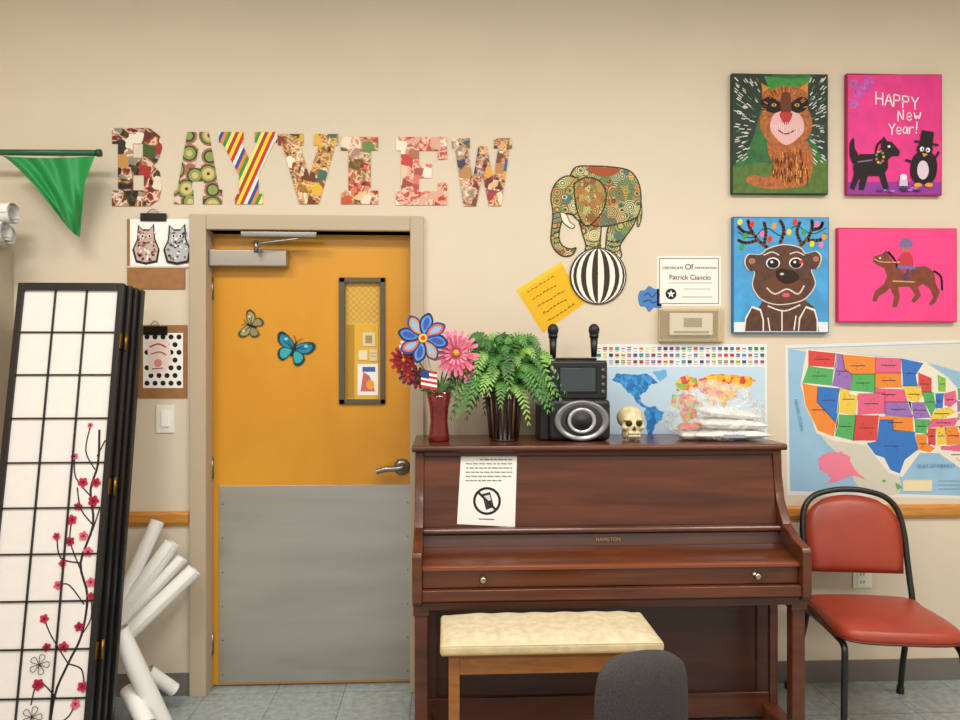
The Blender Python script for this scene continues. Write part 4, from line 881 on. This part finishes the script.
for mx_, dd in ((553, .20), (594, .20)):
    t = P(mx_, 333, dd); bz = TZ+.337 if mx_ < 560 else TZ+.349
    mic = root('microphone')
    cyl('grip', (t.x, -dd, bz), (t.x, -dd, t.z-.02), .012, M('#121213', .4), mic, .017)
    cyl('collar', (t.x, -dd, t.z-.02), (t.x, -dd, t.z-.006), .02, M('#2a2a2c', .3, .5), mic)
    ell('grille', (t.x, -dd, t.z+.012), (.024, .024, .028), M('#222224', .5, .3, noise=.6, nscale=400), mic, 20)
# skull
sk = root('skull_ornament'); s0 = P(631, 421, .24); SKM = M('#d4c69c', .5, noise=.18, nscale=40, bump=.15)
bm = bmesh.new()
def addell(c_, r_):
    g = bmesh.ops.create_icosphere(bm, subdivisions=3, radius=1)
    for v in g['verts']: v.co = Vector((v.co.x*r_[0], v.co.y*r_[1], v.co.z*r_[2]))+Vector(c_)
bz = TZ
addell((s0.x, s0.y+.02, bz+.092), (.056, .066, .05)); addell((s0.x, s0.y-.025, bz+.062), (.045, .028, .035)); addell((s0.x, s0.y-.025, bz+.026), (.033, .03, .026))
for sg in (-1, 1): addell((s0.x+sg*.034, s0.y-.035, bz+.055), (.015, .018, .012)); addell((s0.x+sg*.024, s0.y-.04, bz+.088), (.02, .012, .008)); addell((s0.x+sg*.03, s0.y-.005, bz+.03), (.01, .025, .028))
me = bpy.data.meshes.new('skull'); bm.to_mesh(me); bm.free(); me.materials.append(SKM); o = link(bpy.data.objects.new('skull', me), sk)
rm = o.modifiers.new('r', 'REMESH'); rm.mode = 'VOXEL'; rm.voxel_size = .0035; rm.use_smooth_shade = True
DK = M('#2b1f14', .8)
for sg in (-1, 1): ell('eye_socket', (s0.x+sg*.021, s0.y-.047, bz+.072), (.0145, .012, .013), DK, sk, 16)
prism('nose_cavity', [(s0.x, s0.y-.058, bz+.062), (s0.x-.008, s0.y-.058, bz+.045), (s0.x+.008, s0.y-.058, bz+.045)], .012, DK, sk)
box('mouth_line', s0.x-.024, s0.x+.024, s0.y-.0575, s0.y-.04, bz+.027, bz+.029, DK, sk)
for k in range(7):
    for zz in (.0295, .0175): xx = s0.x-.0225+k*.0068; box('tooth', xx, xx+.0055, s0.y-.060, s0.y-.045, bz+zz, bz+zz+.009, M('#efe6c8', .4), sk, .0015)
# plastic bag with folded cloths
pb = root('bag_of_supplies')
bx0, bx1 = X(678, .25), X(764, .25); TW = M('#e6e3e0', .85, bump=.3, nscale=30)
def pack(x0, x1, y0, y1, z0, z1, tilt=0, mat=None):
    nx, ny = 14, 10; vs = []; fs = []
    for s_ in (0, 1):
        for j in range(ny+1):
            for i in range(nx+1):
                u, v = i/nx, j/ny; e = (1-abs(2*u-1)**5)*(1-abs(2*v-1)**5); zm = (z0+z1)/2; n_ = mathutils.noise.noise(Vector((u*6+x0*40, v*5, s_*4)))*.006
                vs.append((x0+(x1-x0)*u, y0+(y1-y0)*v, zm+(1 if s_ else -1)*(z1-z0)/2*(.15+.85*e)+n_*s_+tilt*(u-.5)))
    n_ = (nx+1)*(ny+1)
    for s_ in (0, 1):
        for j in range(ny):
            for i in range(nx): a = s_*n_+j*(nx+1)+i; q = (a, a+1, a+nx+2, a+nx+1); fs.append(q if s_ else q[::-1])
    per = [i for i in range(nx+1)]+[j*(nx+1)+nx for j in range(1, ny+1)]+[ny*(nx+1)+i for i in range(nx-1, -1, -1)]+[j*(nx+1) for j in range(ny-1, 0, -1)]
    for a, b_ in zip(per, per[1:]+per[:1]): fs.append((a, b_, b_+n_, a+n_))
    mesh('folded_cloth', vs, fs, mat or TW, pb, True)
pack(bx0+.05, bx1-.005, -.34, -.14, TZ+.004, TZ+.046); pack(bx0+.08, bx1-.02, -.335, -.15, TZ+.046, TZ+.09, -.008); pack(bx0+.10, bx1-.04, -.32, -.16, TZ+.09, TZ+.128, -.022)
pack(bx0+.0, bx0+.09, -.31, -.2, TZ+.003, TZ+.04, 0, M('#d9d2cc', .7)); pack(bx0+.01, bx0+.085, -.30, -.2, TZ+.04, TZ+.07, .01, M('#cf6a50', .7))
box('label', bx0+.16, bx0+.25, -.343, -.341, TZ+.016, TZ+.03, M('#9aa3b8'), pb)
bm = bmesh.new(); bmesh.ops.create_icosphere(bm, subdivisions=6, radius=1)
for v in bm.verts:
    n_ = mathutils.noise.noise(v.co*2.2)*.18+abs(mathutils.noise.noise(v.co*5))*.14+abs(mathutils.noise.noise(v.co*10+Vector((3, 1, 2))))*.08
    c_ = v.co*(.95+n_)
    v.co = Vector(((bx0+bx1)/2-.015+c_.x*.2, -.235+c_.y*.115, TZ+.095+max(c_.z*.145, -.092)))
for f_ in bm.faces: f_.smooth = True
me = bpy.data.meshes.new('plastic'); bm.to_mesh(me); bm.free()
pm = bpy.data.materials.new('clear_plastic'); pm.use_nodes = True; ntp = pm.node_tree; b = ntp.nodes['Principled BSDF']; b.inputs['Base Color'].default_value = (.85, .84, .83, 1); b.inputs['Roughness'].default_value = .15; b.inputs['Specular IOR Level'].default_value = 1
tcp = ntp.nodes.new('ShaderNodeTexCoord'); nzp = ntp.nodes.new('ShaderNodeTexNoise'); nzp.inputs['Scale'].default_value = 16; nzp.inputs['Detail'].default_value = 3; nzp.inputs['Distortion'].default_value = 1.2
mr = ntp.nodes.new('ShaderNodeMapRange'); mr.inputs[1].default_value = .42; mr.inputs[2].default_value = .66; mr.inputs[3].default_value = .12; mr.inputs[4].default_value = .42
bpn = ntp.nodes.new('ShaderNodeBump'); bpn.inputs['Strength'].default_value = .6; bpn.inputs['Distance'].default_value = .01
ntp.links.new(tcp.outputs['Object'], nzp.inputs['Vector']); ntp.links.new(nzp.outputs['Fac'], mr.inputs[0]); ntp.links.new(mr.outputs[0], b.inputs['Alpha']); ntp.links.new(nzp.outputs['Fac'], bpn.inputs['Height']); ntp.links.new(bpn.outputs[0], b.inputs['Normal'])
me.materials.append(pm); link(bpy.data.objects.new('plastic', me), pb)
# ================================================================= LIGHTS
world = bpy.data.worlds.new('world'); sc.world = world; world.use_nodes = True
bg = world.node_tree.nodes['Background']; bg.inputs[0].default_value = (1, .97, .92, 1); bg.inputs[1].default_value = .55
for x, y in ((-1.7, -1.9), (.3, -1.9), (2.3, -1.9), (-1.7, -4.3), (.3, -4.3), (2.3, -4.3)):
    r = root('ceiling_light')
    box('housing', x-.63, x+.63, y-.32, y+.32, 3.285, 3.3, M('#e9e9e9', .5), r, .004)
    L_ = bpy.data.lights.new('tube_light', 'AREA'); L_.shape = 'RECTANGLE'; L_.size = 1.2; L_.size_y = .55; L_.energy = 43; L_.color = (1, .955, .885)
    o = bpy.data.objects.new('tube_light', L_); o.location = (x, y, 3.275); link(o, r)
# ================================================================= CAMERA
cam = bpy.data.cameras.new('camera'); cam.sensor_width = 36; cam.lens = 27; co = bpy.data.objects.new('camera', cam)
co.location = (CX, -D, H); co.rotation_euler = (pi/2, 0, -TH); link(co); sc.camera = co
